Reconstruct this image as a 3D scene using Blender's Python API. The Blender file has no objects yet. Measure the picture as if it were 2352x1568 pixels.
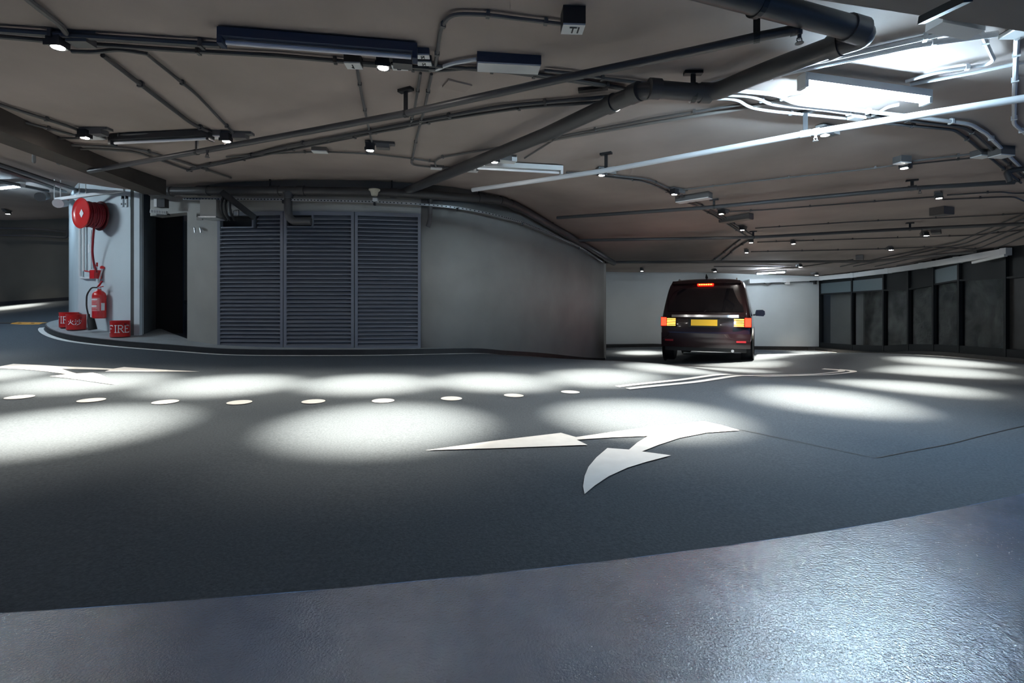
import bpy, math, random
import numpy as np
from mathutils import Vector, Matrix, noise
random.seed(7)
SC = bpy.context.scene
COL = SC.collection
# ------------------------------------------------------------------ camera, world, exposure
FPX, HOR, CX0 = 1110.0, 702.0, 1176.0      # focal length and horizon row for a 2352 x 1568 frame
CZ = 0.82                                  # eye height above the floor at the tripod
cd = bpy.data.cameras.new('camera'); cam = bpy.data.objects.new('camera', cd); COL.objects.link(cam)
cam.location = (0, 0, CZ); cam.rotation_euler = (math.pi/2, 0, 0)
cd.sensor_fit = 'HORIZONTAL'; cd.sensor_width = 36.0; cd.lens = FPX/2352*36.0
cd.shift_y = -(784-HOR)/2352; cd.clip_start = 0.05; cd.clip_end = 200
SC.camera = cam
w = bpy.data.worlds.new('world'); SC.world = w; w.use_nodes = True
bg = w.node_tree.nodes['Background']; bg.inputs[0].default_value = (0.14, 0.34, 0.80, 1); bg.inputs[1].default_value = 0.6
SC.view_settings.view_transform = 'Standard'; SC.view_settings.look = 'None'
SC.view_settings.gamma = 1; SC.view_settings.use_curve_mapping = False
SC.view_settings.exposure = -0.1
LED_W, TUBE_E = 3000.0, 800.0
LED_COL, COOL = (1.0, 0.885, 0.70), (0.58, 0.81, 1.0)

# ------------------------------------------------------------------ materials
def mat(name, col, rough=0.6, metal=0.0, var=0.0, scale=4.0, bump=0.0, bscale=60.0, emit=None, es=0.0, coat=0.0, spec=None, detail=6):
    m = bpy.data.materials.new(name); m.use_nodes = True
    nt = m.node_tree; b = nt.nodes['Principled BSDF']
    b.inputs['Base Color'].default_value = (*col, 1); b.inputs['Roughness'].default_value = rough
    b.inputs['Metallic'].default_value = metal
    if spec is not None: b.inputs['Specular IOR Level'].default_value = spec
    if coat: b.inputs['Coat Weight'].default_value = coat; b.inputs['Coat Roughness'].default_value = 0.05
    if emit: b.inputs['Emission Color'].default_value = (*emit, 1); b.inputs['Emission Strength'].default_value = es
    tc = nt.nodes.new('ShaderNodeTexCoord')
    if var:
        n = nt.nodes.new('ShaderNodeTexNoise'); n.inputs['Scale'].default_value = scale; n.inputs['Detail'].default_value = detail
        nt.links.new(tc.outputs['Object'], n.inputs['Vector'])
        r = nt.nodes.new('ShaderNodeValToRGB'); r.color_ramp.elements[0].position = 0.3; r.color_ramp.elements[1].position = 0.72
        r.color_ramp.elements[0].color = (*[max(0, c*(1-var)) for c in col], 1); r.color_ramp.elements[1].color = (*[min(1, c*(1+var)) for c in col], 1)
        nt.links.new(n.outputs['Fac'], r.inputs[0]); nt.links.new(r.outputs[0], b.inputs['Base Color'])
    if bump:
        n = nt.nodes.new('ShaderNodeTexNoise'); n.inputs['Scale'].default_value = bscale; n.inputs['Detail'].default_value = 4
        nt.links.new(tc.outputs['Object'], n.inputs['Vector'])
        bp = nt.nodes.new('ShaderNodeBump'); bp.inputs['Strength'].default_value = bump; bp.inputs['Distance'].default_value = 0.02
        nt.links.new(n.outputs['Fac'], bp.inputs['Height']); nt.links.new(bp.outputs[0], b.inputs['Normal'])
    return m
M = {}
M['road'] = mat('road', (0.064, 0.079, 0.098), 0.82, var=0.28, scale=90, bump=0.25, bscale=160, spec=0.25)
M['ceiling'] = mat('ceiling_paint', (0.335, 0.278, 0.252), 0.85, var=0.17, scale=0.9, bump=0.03, bscale=9)
M['core'] = mat('core_paint', (0.30, 0.292, 0.272), 0.7, var=0.10, scale=1.6, bump=0.03, bscale=12)
M['white_wall'] = mat('white_wall_paint', (0.62, 0.65, 0.66), 0.7, var=0.05, scale=1.2)
M['fire_wall'] = mat('fire_wall_paint', (0.56, 0.62, 0.65), 0.65, var=0.06, scale=1.5)
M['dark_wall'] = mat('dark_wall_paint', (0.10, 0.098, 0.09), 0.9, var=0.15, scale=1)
M['soffit'] = mat('soffit_paint', (0.20, 0.18, 0.165), 0.85, var=0.1, scale=2)
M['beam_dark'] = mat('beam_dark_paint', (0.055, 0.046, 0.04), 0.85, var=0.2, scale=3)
M['tube_dim'] = mat('tube_glass_dim', (0.9, 0.9, 0.9), 0.3, emit=COOL, es=TUBE_E*0.2)
M['tube_mid'] = mat('tube_glass_mid', (0.9, 0.9, 0.9), 0.3, emit=(0.72, 0.88, 1.0), es=TUBE_E*0.8)
M['tube_far'] = mat('tube_glass_far', (0.9, 0.9, 0.9), 0.3, emit=(0.75, 0.89, 1.0), es=TUBE_E*0.5)
M['recess'] = mat('recess_grey', (0.10, 0.105, 0.105), 0.8, var=0.1, scale=3)  # even dark grey, darker than the neighbouring walls
M['kerb'] = mat('kerb_concrete', (0.30, 0.33, 0.35), 0.7, var=0.12, scale=5)
M['kerb_black'] = mat('kerb_black', (0.012, 0.012, 0.013), 0.5, var=0.4, scale=8)
M['paint'] = mat('road_paint', (0.78, 0.79, 0.80), 0.6, var=0.05, scale=12)
M['pipe'] = mat('grey_pipe', (0.062, 0.060, 0.062), 0.42)
M['conduit'] = mat('conduit_grey', (0.115, 0.11, 0.108), 0.5)
M['conduit_white'] = mat('conduit_white', (0.68, 0.69, 0.70), 0.45)
M['black'] = mat('black_metal', (0.02, 0.02, 0.022), 0.45)
M['navy'] = mat('navy_enamel', (0.03, 0.045, 0.085), 0.45)
M['white'] = mat('white_enamel', (0.72, 0.72, 0.71), 0.45)
M['cream'] = mat('cream_plastic', (0.62, 0.58, 0.46), 0.5)
M['tube_off'] = mat('tube_glass_unlit', (0.82, 0.80, 0.82), 0.2)
M['tube_on'] = mat('tube_glass_lit', (0.9, 0.9, 0.9), 0.3, emit=COOL, es=TUBE_E)
M['lens'] = mat('lens_lit', (0.9, 0.9, 0.9), 0.3, emit=(1, 0.96, 0.9), es=350)
M['steel'] = mat('galvanised_steel', (0.55, 0.57, 0.58), 0.32, metal=0.9, var=0.15, scale=25)
M['louvre'] = mat('louvre_grey', (0.17, 0.18, 0.21), 0.38, metal=0.2)
M['void'] = mat('louvre_void', (0.006, 0.006, 0.008), 0.9)  # near black that puts the darkness inside openings into the colour
M['red'] = mat('fire_red', (0.62, 0.016, 0.016), 0.3, coat=0.4)
M['hose'] = mat('hose_red', (0.26, 0.012, 0.02), 0.45)
M['drum'] = mat('drum_dark_red', (0.10, 0.006, 0.01), 0.5)
M['rubber'] = mat('black_rubber', (0.012, 0.012, 0.013), 0.6)
M['orange'] = mat('hump_orange', (0.72, 0.33, 0.06), 0.7, var=0.2, scale=30)
M['label_pink'] = mat('label_print', (0.72, 0.25, 0.25), 0.5)
M['frame'] = mat('dark_frame', (0.008, 0.010, 0.012), 0.5, spec=0.2)
M['fascia'] = mat('fascia_lit_blue', (0.10, 0.135, 0.15), 0.35, metal=0.3)  # lighter blue grey, light on some fascias put into the colour
M['car'] = mat('car_paint', (0.018, 0.006, 0.008), 0.22, coat=1.0)
M['car_trim'] = mat('car_trim', (0.012, 0.012, 0.012), 0.55)
M['car_glass'] = mat('car_glass', (0.006, 0.006, 0.008), 0.04, coat=0.6)
M['chrome'] = mat('chrome', (0.8, 0.8, 0.82), 0.12, metal=1.0)
M['tail_red'] = mat('tail_lens', (0.6, 0.01, 0.01), 0.2, emit=(1, 0.008, 0.003), es=22)
M['tail_led'] = mat('tail_led', (0.9, 0.4, 0.05), 0.2, emit=(1, 0.36, 0.03), es=12)
M['plate'] = mat('plate_yellow', (0.75, 0.48, 0.02), 0.4, emit=(1, 0.6, 0.05), es=0.25)  # yellow plate also glows faintly by itself, though it is no lamp
def glass(name, tint, rough, mixf):
    m = bpy.data.materials.new(name); m.use_nodes = True; nt = m.node_tree; nt.nodes.clear()
    o = nt.nodes.new('ShaderNodeOutputMaterial'); mx = nt.nodes.new('ShaderNodeMixShader')
    t = nt.nodes.new('ShaderNodeBsdfTransparent'); t.inputs[0].default_value = (*tint, 1)
    g = nt.nodes.new('ShaderNodeBsdfGlossy'); g.inputs['Roughness'].default_value = rough
    mx.inputs[0].default_value = mixf
    nt.links.new(t.outputs[0], mx.inputs[1]); nt.links.new(g.outputs[0], mx.inputs[2]); nt.links.new(mx.outputs[0], o.inputs[0])
    return m
M['pane'] = glass('dusty_glass', (0.75, 0.77, 0.78), 0.05, 0.04)
def rock_mat():
    m = mat('rock', (0.22, 0.21, 0.19), 0.9, var=0.55, scale=2.2, bump=0.8, bscale=22, detail=12); return m
M['rock'] = rock_mat()
def epoxy():
    m = bpy.data.materials.new('bay_epoxy'); m.use_nodes = True; nt = m.node_tree; b = nt.nodes['Principled BSDF']
    tc = nt.nodes.new('ShaderNodeTexCoord')
    n = nt.nodes.new('ShaderNodeTexNoise'); n.inputs['Scale'].default_value = 2.3; n.inputs['Detail'].default_value = 7
    r = nt.nodes.new('ShaderNodeValToRGB'); r.color_ramp.elements[0].position = 0.3; r.color_ramp.elements[1].position = 0.75
    r.color_ramp.elements[0].color = (0.085, 0.12, 0.185, 1); r.color_ramp.elements[1].color = (0.17, 0.22, 0.325, 1)
    nt.links.new(tc.outputs['Object'], n.inputs['Vector']); nt.links.new(n.outputs['Fac'], r.inputs[0]); nt.links.new(r.outputs[0], b.inputs['Base Color'])
    rr = nt.nodes.new('ShaderNodeMapRange'); rr.inputs['To Min'].default_value = 0.06; rr.inputs['To Max'].default_value = 0.15
    nt.links.new(n.outputs['Fac'], rr.inputs['Value']); nt.links.new(rr.outputs[0], b.inputs['Roughness'])
    n2 = nt.nodes.new('ShaderNodeTexNoise'); n2.inputs['Scale'].default_value = 150; n2.inputs['Detail'].default_value = 3; n2.inputs['Roughness'].default_value = 0.6
    nt.links.new(tc.outputs['Object'], n2.inputs['Vector'])
    bp = nt.nodes.new('ShaderNodeBump'); bp.inputs['Strength'].default_value = 1.0; bp.inputs['Distance'].default_value = 0.0019
    nt.links.new(n2.outputs['Fac'], bp.inputs['Height']); nt.links.new(bp.outputs[0], b.inputs['Normal'])
    b.inputs['Specular IOR Level'].default_value = 0.9; b.inputs['Coat Weight'].default_value = 1.0; b.inputs['Coat Roughness'].default_value = 0.06
    nt.links.new(bp.outputs[0], b.inputs['Coat Normal'])
    return m
M['epoxy'] = epoxy()

# ------------------------------------------------------------------ surfaces of the helical ramp (heights relative to the eye)
HCX, HCY = -3.294, 16.6                     # axis of the helical ramp
def zfit(phi): return -0.7788 - 0.1992*phi - 0.0072*phi*phi
def pol(phi_deg, r):
    p = math.radians(phi_deg); return HCX + r*math.sin(p), HCY - r*math.cos(p)
def cp(px, py, d): return ((px-CX0)/FPX*d, d, (HOR-py)/FPX*d)
fl, cl = [], []
for ph in (-14, -5, 4, 13, 22, 31):
    for r in (10.6, 12.3, 14, 15.6, 17.5, 20.5):
        if ph < -8 and r < 12: continue
        x, y = pol(ph, r); z = zfit(math.radians(ph)); fl.append((x, y, z)); cl.append((x, y, z+2.55))
for px, py, d in ((165,744,9.9),(104,758,8.9),(160,780,8.15),(205,788,7.9),(300,798,7.62),(430,807.5,7.45),(520,814,7.35),(650,816,7.3),
                  (800,816,7.35),(900,815,7.5),(1000,813,7.75),(1100,811,8.2),(1150,815,8.6),(1250,820.5,9.7),(1387,829.5,11.95),
                  (1617,835,10.2),(1500,838,9.3),(1700,848,8.3),(1900,851,8.0),(1425,888,5.2),(1700,862,6.7),(1960,856,7.2),
                  (2352,960,3.96),(2352,872,6.3),(1882,803,17),(2090,812,13.1),(2352,834,9.6),(1500,797,16.3),(1250,795,16.2),
                  (0,702,14.3),(180,690,14.3),(-400,730,13.5),(60,744,10.5),(-250,765,9.5),(-250,830,6.5),(300,690,15)):
    fl.append(cp(px, py, d))
for px, py, d in ((560,418,7.7),(800,415,7.75),(965,422,7.85),(1130,448,8.5),(1250,505,9.8),(1320,545,10.8),(1387,585,12),(1387,622,16),(1600,625,16.5),
                  (1882,634,17),(2090,610,13.1),(2352,562,9.6),(308,436,8.3),(180,420,8.9),(0,505,14.3),(170,498,14.3),(-300,470,13.5),(1705,524,9.7)):
    cl.append(cp(px, py, d))
for ph, z in ((43,1.68),(51,1.66),(60,1.60),(68,1.44),(77,1.2)):
    for r in (12.2, 13.9):
        x, y = pol(ph, r); cl.append((x, y, z))
        if ph > 45: fl.append((x, y, z-2.62))
for x, y, zf_, zc_ in ((9,-6,-.9,1.66),(-11,-6,-.72,1.8),(14,2,-1.0,1.6),(14,16,-1.5,1.1),(-18,2,-.5,2.0),(-20,16,.1,2.5),(-8,22,.3,2.7),(4,22,-1.3,1.1)):
    fl.append((x,y,zf_)); cl.append((x,y,zc_))
class TPS:
    def __init__(s, pts, reg=0.02):
        a = np.array(pts, float); s.p = a[:, :2]; n = len(a)
        K = s.k(s.p, s.p) + reg*np.eye(n); P = np.c_[np.ones(n), s.p]
        A = np.zeros((n+3, n+3)); A[:n, :n] = K; A[:n, n:] = P; A[n:, :n] = P.T
        s.w = np.linalg.solve(A, np.r_[a[:, 2], 0, 0, 0])
    def k(s, a, b):
        r2 = ((a[:, None, :]-b[None, :, :])**2).sum(-1); return 0.5*r2*np.log(r2+1e-12)
    def __call__(s, x, y):
        q = np.c_[np.atleast_1d(x), np.atleast_1d(y)]
        n = len(s.p); return s.k(q, s.p)@s.w[:n] + s.w[n] + q@s.w[n+1:] + CZ
FT, CT = TPS(fl), TPS(cl)
def fz(x, y): return float(FT(x, y)[0])
def cz(x, y): return float(CT(x, y)[0])
TS = np.geomspace(0.7, 34, 260)
def _hit(T, px, py, dz):
    u, v = (px-CX0)/FPX, (HOR-py)/FPX
    g = CZ + TS*v - (T(TS*u, TS) + dz)
    s = np.where(np.sign(g[:-1]) != np.sign(g[1:]))[0]
    i = s[0] if len(s) else len(TS)-2
    t = TS[i] - g[i]*(TS[i+1]-TS[i])/(g[i+1]-g[i]) if len(s) else 30.0
    return Vector((t*u, t, CZ+t*v))
def pf(px, py, dz=0.0): return _hit(FT, px, py, dz)
def pc(px, py, dz=0.05): return _hit(CT, px, py, -dz)
def pd(px, py, d): return Vector((*cp(px, py, d)[:2], CZ+cp(px, py, d)[2]))

# ------------------------------------------------------------------ mesh helpers
class MB:
    def __init__(s): s.v, s.f = [], []
    def add(s, vs, fs):
        o = len(s.v); s.v += [Vector(v) for v in vs]; s.f += [tuple(i+o for i in f) for f in fs]; return s
    def box(s, c, size, R=None, bev=0.0):
        c = Vector(c); R = R or Matrix.Identity(3); hx, hy, hz = [q/2 for q in size]
        vs = [c + R@Vector((x*hx, y*hy, z*hz)) for x in (-1,1) for y in (-1,1) for z in (-1,1)]
        return s.add(vs, [(0,1,3,2),(4,6,7,5),(0,4,5,1),(2,3,7,6),(0,2,6,4),(1,5,7,3)])
    def bar(s, p0, p1, wd, ht, up=(0,0,1)):
        p0, p1 = Vector(p0), Vector(p1); d = (p1-p0); L = d.length; d.normalize()
        sd = d.cross(Vector(up)).normalized(); u = sd.cross(d)
        return s.box((p0+p1)/2, (L, wd, ht), Matrix((d, sd, u)).transposed())
    def tube(s, pts, r, seg=10, cap=True):
        pts = [Vector(p) for p in pts]; n = len(pts)
        rr = r if isinstance(r, (list, tuple)) else [r]*n
        t = (pts[1]-pts[0]).normalized(); a = t.orthogonal().normalized(); vs = []
        for i, p in enumerate(pts):
            if i == 0: tt = (pts[1]-pts[0]).normalized()
            elif i == n-1: tt = (pts[-1]-pts[-2]).normalized()
            else: tt = ((pts[i]-pts[i-1]).normalized()+(pts[i+1]-pts[i]).normalized()).normalized()
            a = (a - tt*a.dot(tt)).normalized(); b = tt.cross(a)
            for k in range(seg):
                q = 2*math.pi*k/seg; vs.append(p + (a*math.cos(q)+b*math.sin(q))*rr[i])
        fs = [(i*seg+k, i*seg+(k+1)%seg, (i+1)*seg+(k+1)%seg, (i+1)*seg+k) for i in range(n-1) for k in range(seg)]
        if cap: fs += [tuple(reversed(range(seg))), tuple(range((n-1)*seg, n*seg))]
        return s.add(vs, fs)
    def lathe(s, prof, base, axis=(0,0,1), seg=24):
        base = Vector(base); ax = Vector(axis).normalized(); a = ax.orthogonal().normalized(); b = ax.cross(a); vs = []
        for r, h in prof:
            for k in range(seg):
                q = 2*math.pi*k/seg; vs.append(base + ax*h + (a*math.cos(q)+b*math.sin(q))*max(r, 1e-4))
        n = len(prof)
        fs = [(i*seg+k, i*seg+(k+1)%seg, (i+1)*seg+(k+1)%seg, (i+1)*seg+k) for i in range(n-1) for k in range(seg)]
        fs += [tuple(reversed(range(seg))), tuple(range((n-1)*seg, n*seg))]
        return s.add(vs, fs)
    def prism(s, poly, off):
        n = len(poly); off = Vector(off); vs = [Vector(p) for p in poly] + [Vector(p)+off for p in poly]
        return s.add(vs, [tuple(reversed(range(n))), tuple(range(n, 2*n))] + [(i, (i+1)%n, n+(i+1)%n, n+i) for i in range(n)])
    def strip(s, A, B):
        n = len(A); return s.add(list(A)+list(B), [(i, i+1, n+i+1, n+i) for i in range(n-1)])
    def build(s, name, m, parent=None, smooth=False, origin=None, fix=True):
        o0 = Vector(origin) if origin is not None else (Vector(parent.location) if parent is not None and parent.parent is None else None)
        if parent is not None and parent.parent is not None: o0 = Vector(parent.location)+Vector(parent.parent.location)
        if o0 is None:
            arr = np.array([tuple(v) for v in s.v]); lo, hi = arr.min(0), arr.max(0)
            o0 = Vector(((lo[0]+hi[0])/2, (lo[1]+hi[1])/2, lo[2]))
        me = bpy.data.meshes.new(name); me.from_pydata([tuple(v-o0) for v in s.v], [], s.f)
        me.materials.append(M[m] if isinstance(m, str) else m)
        if fix:
            import bmesh
            bm = bmesh.new(); bm.from_mesh(me); bmesh.ops.recalc_face_normals(bm, faces=bm.faces); bm.to_mesh(me); bm.free()
        if smooth:
            for p in me.polygons: p.use_smooth = True
            me.set_sharp_from_angle(angle=math.radians(40))
        o = bpy.data.objects.new(name, me); COL.objects.link(o)
        if parent is not None: o.parent = parent
        else: o.location = o0
        return o
def tag(o, label, cat, group=None, kind=None):
    o['label'] = label; o['category'] = cat
    if group: o['group'] = group
    if kind: o['kind'] = kind
    return o
def struct(o, label=None):
    o['kind'] = 'structure'
    if label: o['label'] = label
    return o
def empty(name, loc, label=None, cat=None, group=None):
    o = bpy.data.objects.new(name, None); COL.objects.link(o); o.location = loc; o.empty_display_size = 0.1
    if label: tag(o, label, cat, group)
    return o
def copy_tree(o, loc, rz=0.0):
    c = o.copy(); COL.objects.link(c); c.location = loc; c.rotation_euler = (0, 0, rz)
    for ch in list(o.children):
        d = ch.copy(); COL.objects.link(d); d.parent = c
        for g in list(ch.children):
            e = g.copy(); COL.objects.link(e); e.parent = d
    return c
def fillet(pts, rad=0.08, n=5):
    out = [pts[0]]
    for i in range(1, len(pts)-1):
        p, a, b = pts[i], pts[i-1], pts[i+1]
        da, db = (a-p), (b-p); la, lb = da.length, db.length
        if la < 1e-6 or lb < 1e-6: continue
        ang = da.angle(db)
        if ang > math.radians(174): out.append(p); continue
        k = min(rad, la*0.45, lb*0.45); p0, p1 = p+da/la*k, p+db/lb*k
        for j in range(n+1):
            t = j/n; out.append(p0*(1-t)**2 + p*2*t*(1-t) + p1*t*t)
    out.append(pts[-1]); return out
def ceil_path(px, dz, step=60):
    pts = []
    for i in range(len(px)-1):
        a, b = px[i], px[i+1]; da = a[2] if len(a) > 2 else dz; db = b[2] if len(b) > 2 else dz
        n = max(1, int(math.hypot(b[0]-a[0], b[1]-a[1])/step))
        for k in range(n):
            t = k/n; pts.append(pc(a[0]+(b[0]-a[0])*t, a[1]+(b[1]-a[1])*t, da+(db-da)*t))
    a = px[-1]; pts.append(pc(a[0], a[1], a[2] if len(a) > 2 else dz)); return pts
CLIP = None
def conduit(label, px, r=0.0125, dz=None, m='conduit', name='conduit', cat='conduit', clips=0.9, rad=0.1, group=None, seg=8):
    dz = (r+0.012) if dz is None else dz
    raw = ceil_path(px, dz); pts = fillet(raw, rad)
    o = tag(MB().tube(pts, r, seg).build(name, m, smooth=True), label, cat, group)
    if clips:
        acc = clips*0.5
        for a, b in zip(raw[:-1], raw[1:]):
            L = (b-a).length; d = (b-a).normalized()
            while acc < L:
                p = a+d*acc; sd = d.cross(Vector((0,0,1))).normalized(); z0 = p.z - r*1.25; z1 = max(cz(p.x, p.y), p.z+r)+0.004
                mb = MB(); R = Matrix((d, sd, sd.cross(d))).transposed()
                mb.box((p.x, p.y, (p.z-r*1.25+p.z+r*1.2)/2), (0.022, r*2.7, r*2.45), R)
                mb.box((p.x, p.y, (p.z+z1)/2), (0.018, r*1.2, max(0.01, z1-p.z)), R)
                mb.build('saddle_clip', m, o); acc += clips
            acc -= L
    return o

# ------------------------------------------------------------------ floor, bay, ceiling
def grid_polar(r0, r1, nr, p0, p1, np_, zoff=0.0):
    mb = MB(); rs = np.linspace(r0, r1, nr); ps = np.radians(np.linspace(p0, p1, np_))
    Rg, Pg = np.meshgrid(rs, ps); X = HCX+Rg*np.sin(Pg); Y = HCY-Rg*np.cos(Pg); Z = FT(X.ravel(), Y.ravel())+zoff
    mb.v = [Vector(t) for t in zip(X.ravel(), Y.ravel(), Z)]
    mb.f = [(i*nr+j, i*nr+j+1, (i+1)*nr+j+1, (i+1)*nr+j) for i in range(np_-1) for j in range(nr-1)]
    return mb
EDGE_R = 15.46
o = grid_polar(1.5, EDGE_R, 60, -165, 165, 221).build('floor', 'road', smooth=True, origin=(0,0,0), fix=False); struct(o, 'dark grey textured ramp road curving around the core')
o = grid_polar(EDGE_R, 27, 46, -62, 58, 121, 0.0).build('floor_bay', 'epoxy', smooth=True, origin=(0,0,0), fix=False); struct(o, 'glossy blue grey coated floor of the parking bay')
xs = np.linspace(-22, 17, 118); ys = np.linspace(-7, 24, 94); Xg, Yg = np.meshgrid(xs, ys); Zg = CT(Xg.ravel(), Yg.ravel())
mb = MB(); mb.v = [Vector(t) for t in zip(Xg.ravel(), Yg.ravel(), Zg)]
nx = len(xs); mb.f = [(i*nx+j, (i+1)*nx+j, (i+1)*nx+j+1, i*nx+j+1) for i in range(len(ys)-1) for j in range(nx-1)]
o = mb.build('ceiling', 'ceiling', smooth=True, origin=(0,0,0), fix=False); struct(o, 'painted concrete soffit of the ramp above')

# ------------------------------------------------------------------ core walls
def wall(pts, name, m, thick=0.15, z0=-0.25, ztop=None, zbot=None, label=None, n=1, flip=1):
    """pts: plan points (x,y); wall from the floor to the ceiling, thickness to the side away from the camera."""
    P = []
    for a, b in zip(pts[:-1], pts[1:]):
        k = max(1, int(math.hypot(b[0]-a[0], b[1]-a[1])/0.35))
        P += [(a[0]+(b[0]-a[0])*i/k, a[1]+(b[1]-a[1])*i/k) for i in range(k)]
    P.append(pts[-1]); mb = MB(); N = len(P); nor = []
    for i in range(N):
        a, b = P[max(0,i-1)], P[min(N-1,i+1)]; d = Vector((b[0]-a[0], b[1]-a[1], 0)).normalized(); nor.append(Vector((-d.y, d.x, 0))*flip)
    lo = [ (zbot(*p) if zbot else fz(*p)+z0) for p in P]; hi = [(ztop(*p) if ztop else cz(*p)+0.05) for p in P]
    F0 = [Vector((p[0], p[1], l)) for p, l in zip(P, lo)]; F1 = [Vector((p[0], p[1], h)) for p, h in zip(P, hi)]
    B0 = [f+q*thick for f, q in zip(F0, nor)]; B1 = [f+q*thick for f, q in zip(F1, nor)]
    mb.strip(F0, F1); mb.strip(B0, B1); mb.strip(F1, B1); mb.strip(F0, B0)
    mb.add([F0[0], F1[0], B1[0], B0[0]], [(0,1,2,3)]); mb.add([F0[-1], F1[-1], B1[-1], B0[-1]], [(0,1,2,3)])
    import bmesh
    o = mb.build(name, m, smooth=True, origin=(0,0,0)); bm = bmesh.new(); bm.from_mesh(o.data)
    bmesh.ops.remove_doubles(bm, verts=bm.verts, dist=1e-4); bmesh.ops.recalc_face_normals(bm, faces=bm.faces); bm.to_mesh(o.data); bm.free()
    if name != 'wall_curved':
        for p_ in o.data.polygons: p_.use_smooth = False
    struct(o, label); return o
def xy(px, d): return ((px-CX0)/FPX*d, d)
A, B = xy(180, 8.95), xy(308, 8.3)
PIL = [xy(430, 8.0), xy(502, 7.72)]
LV = [xy(502, 7.72), xy(653, 7.62), xy(815, 7.66), xy(967, 7.82)]
CURVE = [xy(967, 7.82), xy(1030, 7.95), xy(1080, 8.16), xy(1130, 8.5), xy(1190, 9.0), xy(1250, 9.8), xy(1320, 10.8), xy(1360, 11.45), xy(1387, 12.0)]
END = [CURVE[-1], (CURVE[-1][0]+0.25, 13.0), (CURVE[-1][0]+0.2, 14.2)]
KH = 0.085
wall([xy(158, 11.6), A], 'wall_core_side', 'fire_wall', label='narrow return of the fire equipment wall')
wall([A, B], 'wall_fire', 'fire_wall', label='pale blue grey wall carrying the fire hose reel')
wall([B, (B[0]+0.10, B[1]-0.01)], 'trim_1', 'fire_wall', thick=0.06, label='pale end post of the fire equipment wall')
J = (B[0]+0.09, B[1]+0.04)
wall([J, xy(358, 9.1)], 'wall_recess', 'recess', label='dark grey recess wall beside the dark doorway')
wall([xy(358, 9.1), xy(420, 9.3)], 'door_1', 'void', label='black sheet painted as the darkness of the open doorway')  # black sheet across the opening stands for the dark inside
wall([xy(430, 8.0), (xy(430, 8.0)[0]-0.1, 9.4)], 'wall_doorway_side', 'core', thick=0.12, flip=-1, label='inner cheek of the dark doorway')
wall(PIL, 'wall_pillar', 'core', label='grey plastered pillar between doorway and louvres')
lintel_z = lambda *p: CZ + (HOR-500)/FPX*8.2
wall([xy(345, 8.35), xy(445, 7.95)], 'trim_2', 'core', thick=0.2, zbot=lambda *p: CZ+1.55, label='pale lintel beam over the dark doorway')
lv_top = lambda x, y: CZ + (HOR-488)/FPX*7.7
lv_bot = lambda x, y: fz(x, y-0.3)+KH-0.02
wall(LV, 'wall_above_louvres', 'core', zbot=lv_top, label='grey plaster band above the louvre doors')
wall(CURVE, 'wall_curved', 'core', label='curved grey plaster wall of the core')
wall(END, 'wall_core_end', 'core', label='far end of the curved core wall')
# louvre doors
LAB = ('ventilation louvre panel beside the grey pillar', 'middle ventilation louvre panel under the drain pipe elbow', 'ventilation louvre panel next to the curved plaster wall')
for i in range(3):
    a, b = Vector((*LV[i], 0)), Vector((*LV[i+1], 0)); d = (b-a).normalized(); nrm = Vector((d.y, -d.x, 0)); L = (b-a).length
    zb = min(lv_bot(*LV[i]), lv_bot(*LV[i+1])); zt = lv_top(0, 0); mid = (a+b)/2
    t = empty('louvre_panel', (mid.x, mid.y, zb), LAB[i], 'louvre', 'louvre panels in the core wall')
    R = Matrix((d, nrm, Vector((0,0,1)))).transposed()
    MB().box((mid.x-nrm.x*0.09, mid.y-nrm.y*0.09, (zb+zt)/2), (L, 0.03, zt-zb), R).build('back_plate', 'void', t)
    fw = 0.045
    for s in (-1, 1):
        c = mid + d*s*(L/2-fw/2-0.004) + nrm*0.0
        MB().box((c.x, c.y, (zb+zt)/2), (fw, 0.07, zt-zb), R).build('stile', 'louvre', t)
    for zz in (zb+0.03, zt-0.03):
        MB().box((mid.x, mid.y, zz), (L-2*fw-0.008, 0.07, 0.06), R).build('rail', 'louvre', t)
    n = 33; p = (zt-zb-0.12)/n; w_ = L-2*fw-0.012
    sl = None; ca = math.radians(-40)
    R2 = R @ Matrix.Rotation(ca, 3, 'X')
    for k in range(n):
        z = zb+0.06+p*(k+0.5)
        hole = (i == 0 and z > zt-0.20) or (i == 1 and z > zt-0.20)
        ww, cx = w_, 0.0
        if i == 0 and z > zt-0.22: ww = w_*0.38; cx = w_*0.31
        if i == 1 and z > zt-0.24: ww = w_*0.60; cx = w_*0.20
        if sl is None or ww != w_:
            m_ = MB().box((0,0,0), (ww, 0.085, 0.006), R2).box(R2@Vector((0,0.042,0))-Vector((0,0,0.006)), (ww, 0.005, 0.014), R).build('slat', 'louvre', origin=(0,0,0)); me = m_.data
            if ww == w_: sl = me
        else:
            m_ = bpy.data.objects.new('slat', sl); COL.objects.link(m_)
        m_.parent = t; m_.location = Vector((mid.x, mid.y, z)) + d*cx - Vector(t.location)
    if i < 2:
        hx = -w_*0.22 if i == 0 else -w_*0.30; hw = w_*0.52 if i == 0 else w_*0.38
        c = mid + d*(hx+hw/2+0.012) + nrm*0.005
        MB().box((c.x, c.y, zt-0.15), (0.025, 0.08, 0.2), R).build('cutout_frame', 'louvre', t)
        c = mid + d*hx + nrm*0.005
        MB().box((c.x, c.y, zt-0.245), (hw, 0.08, 0.022), R).build('cutout_frame', 'louvre', t)

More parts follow.
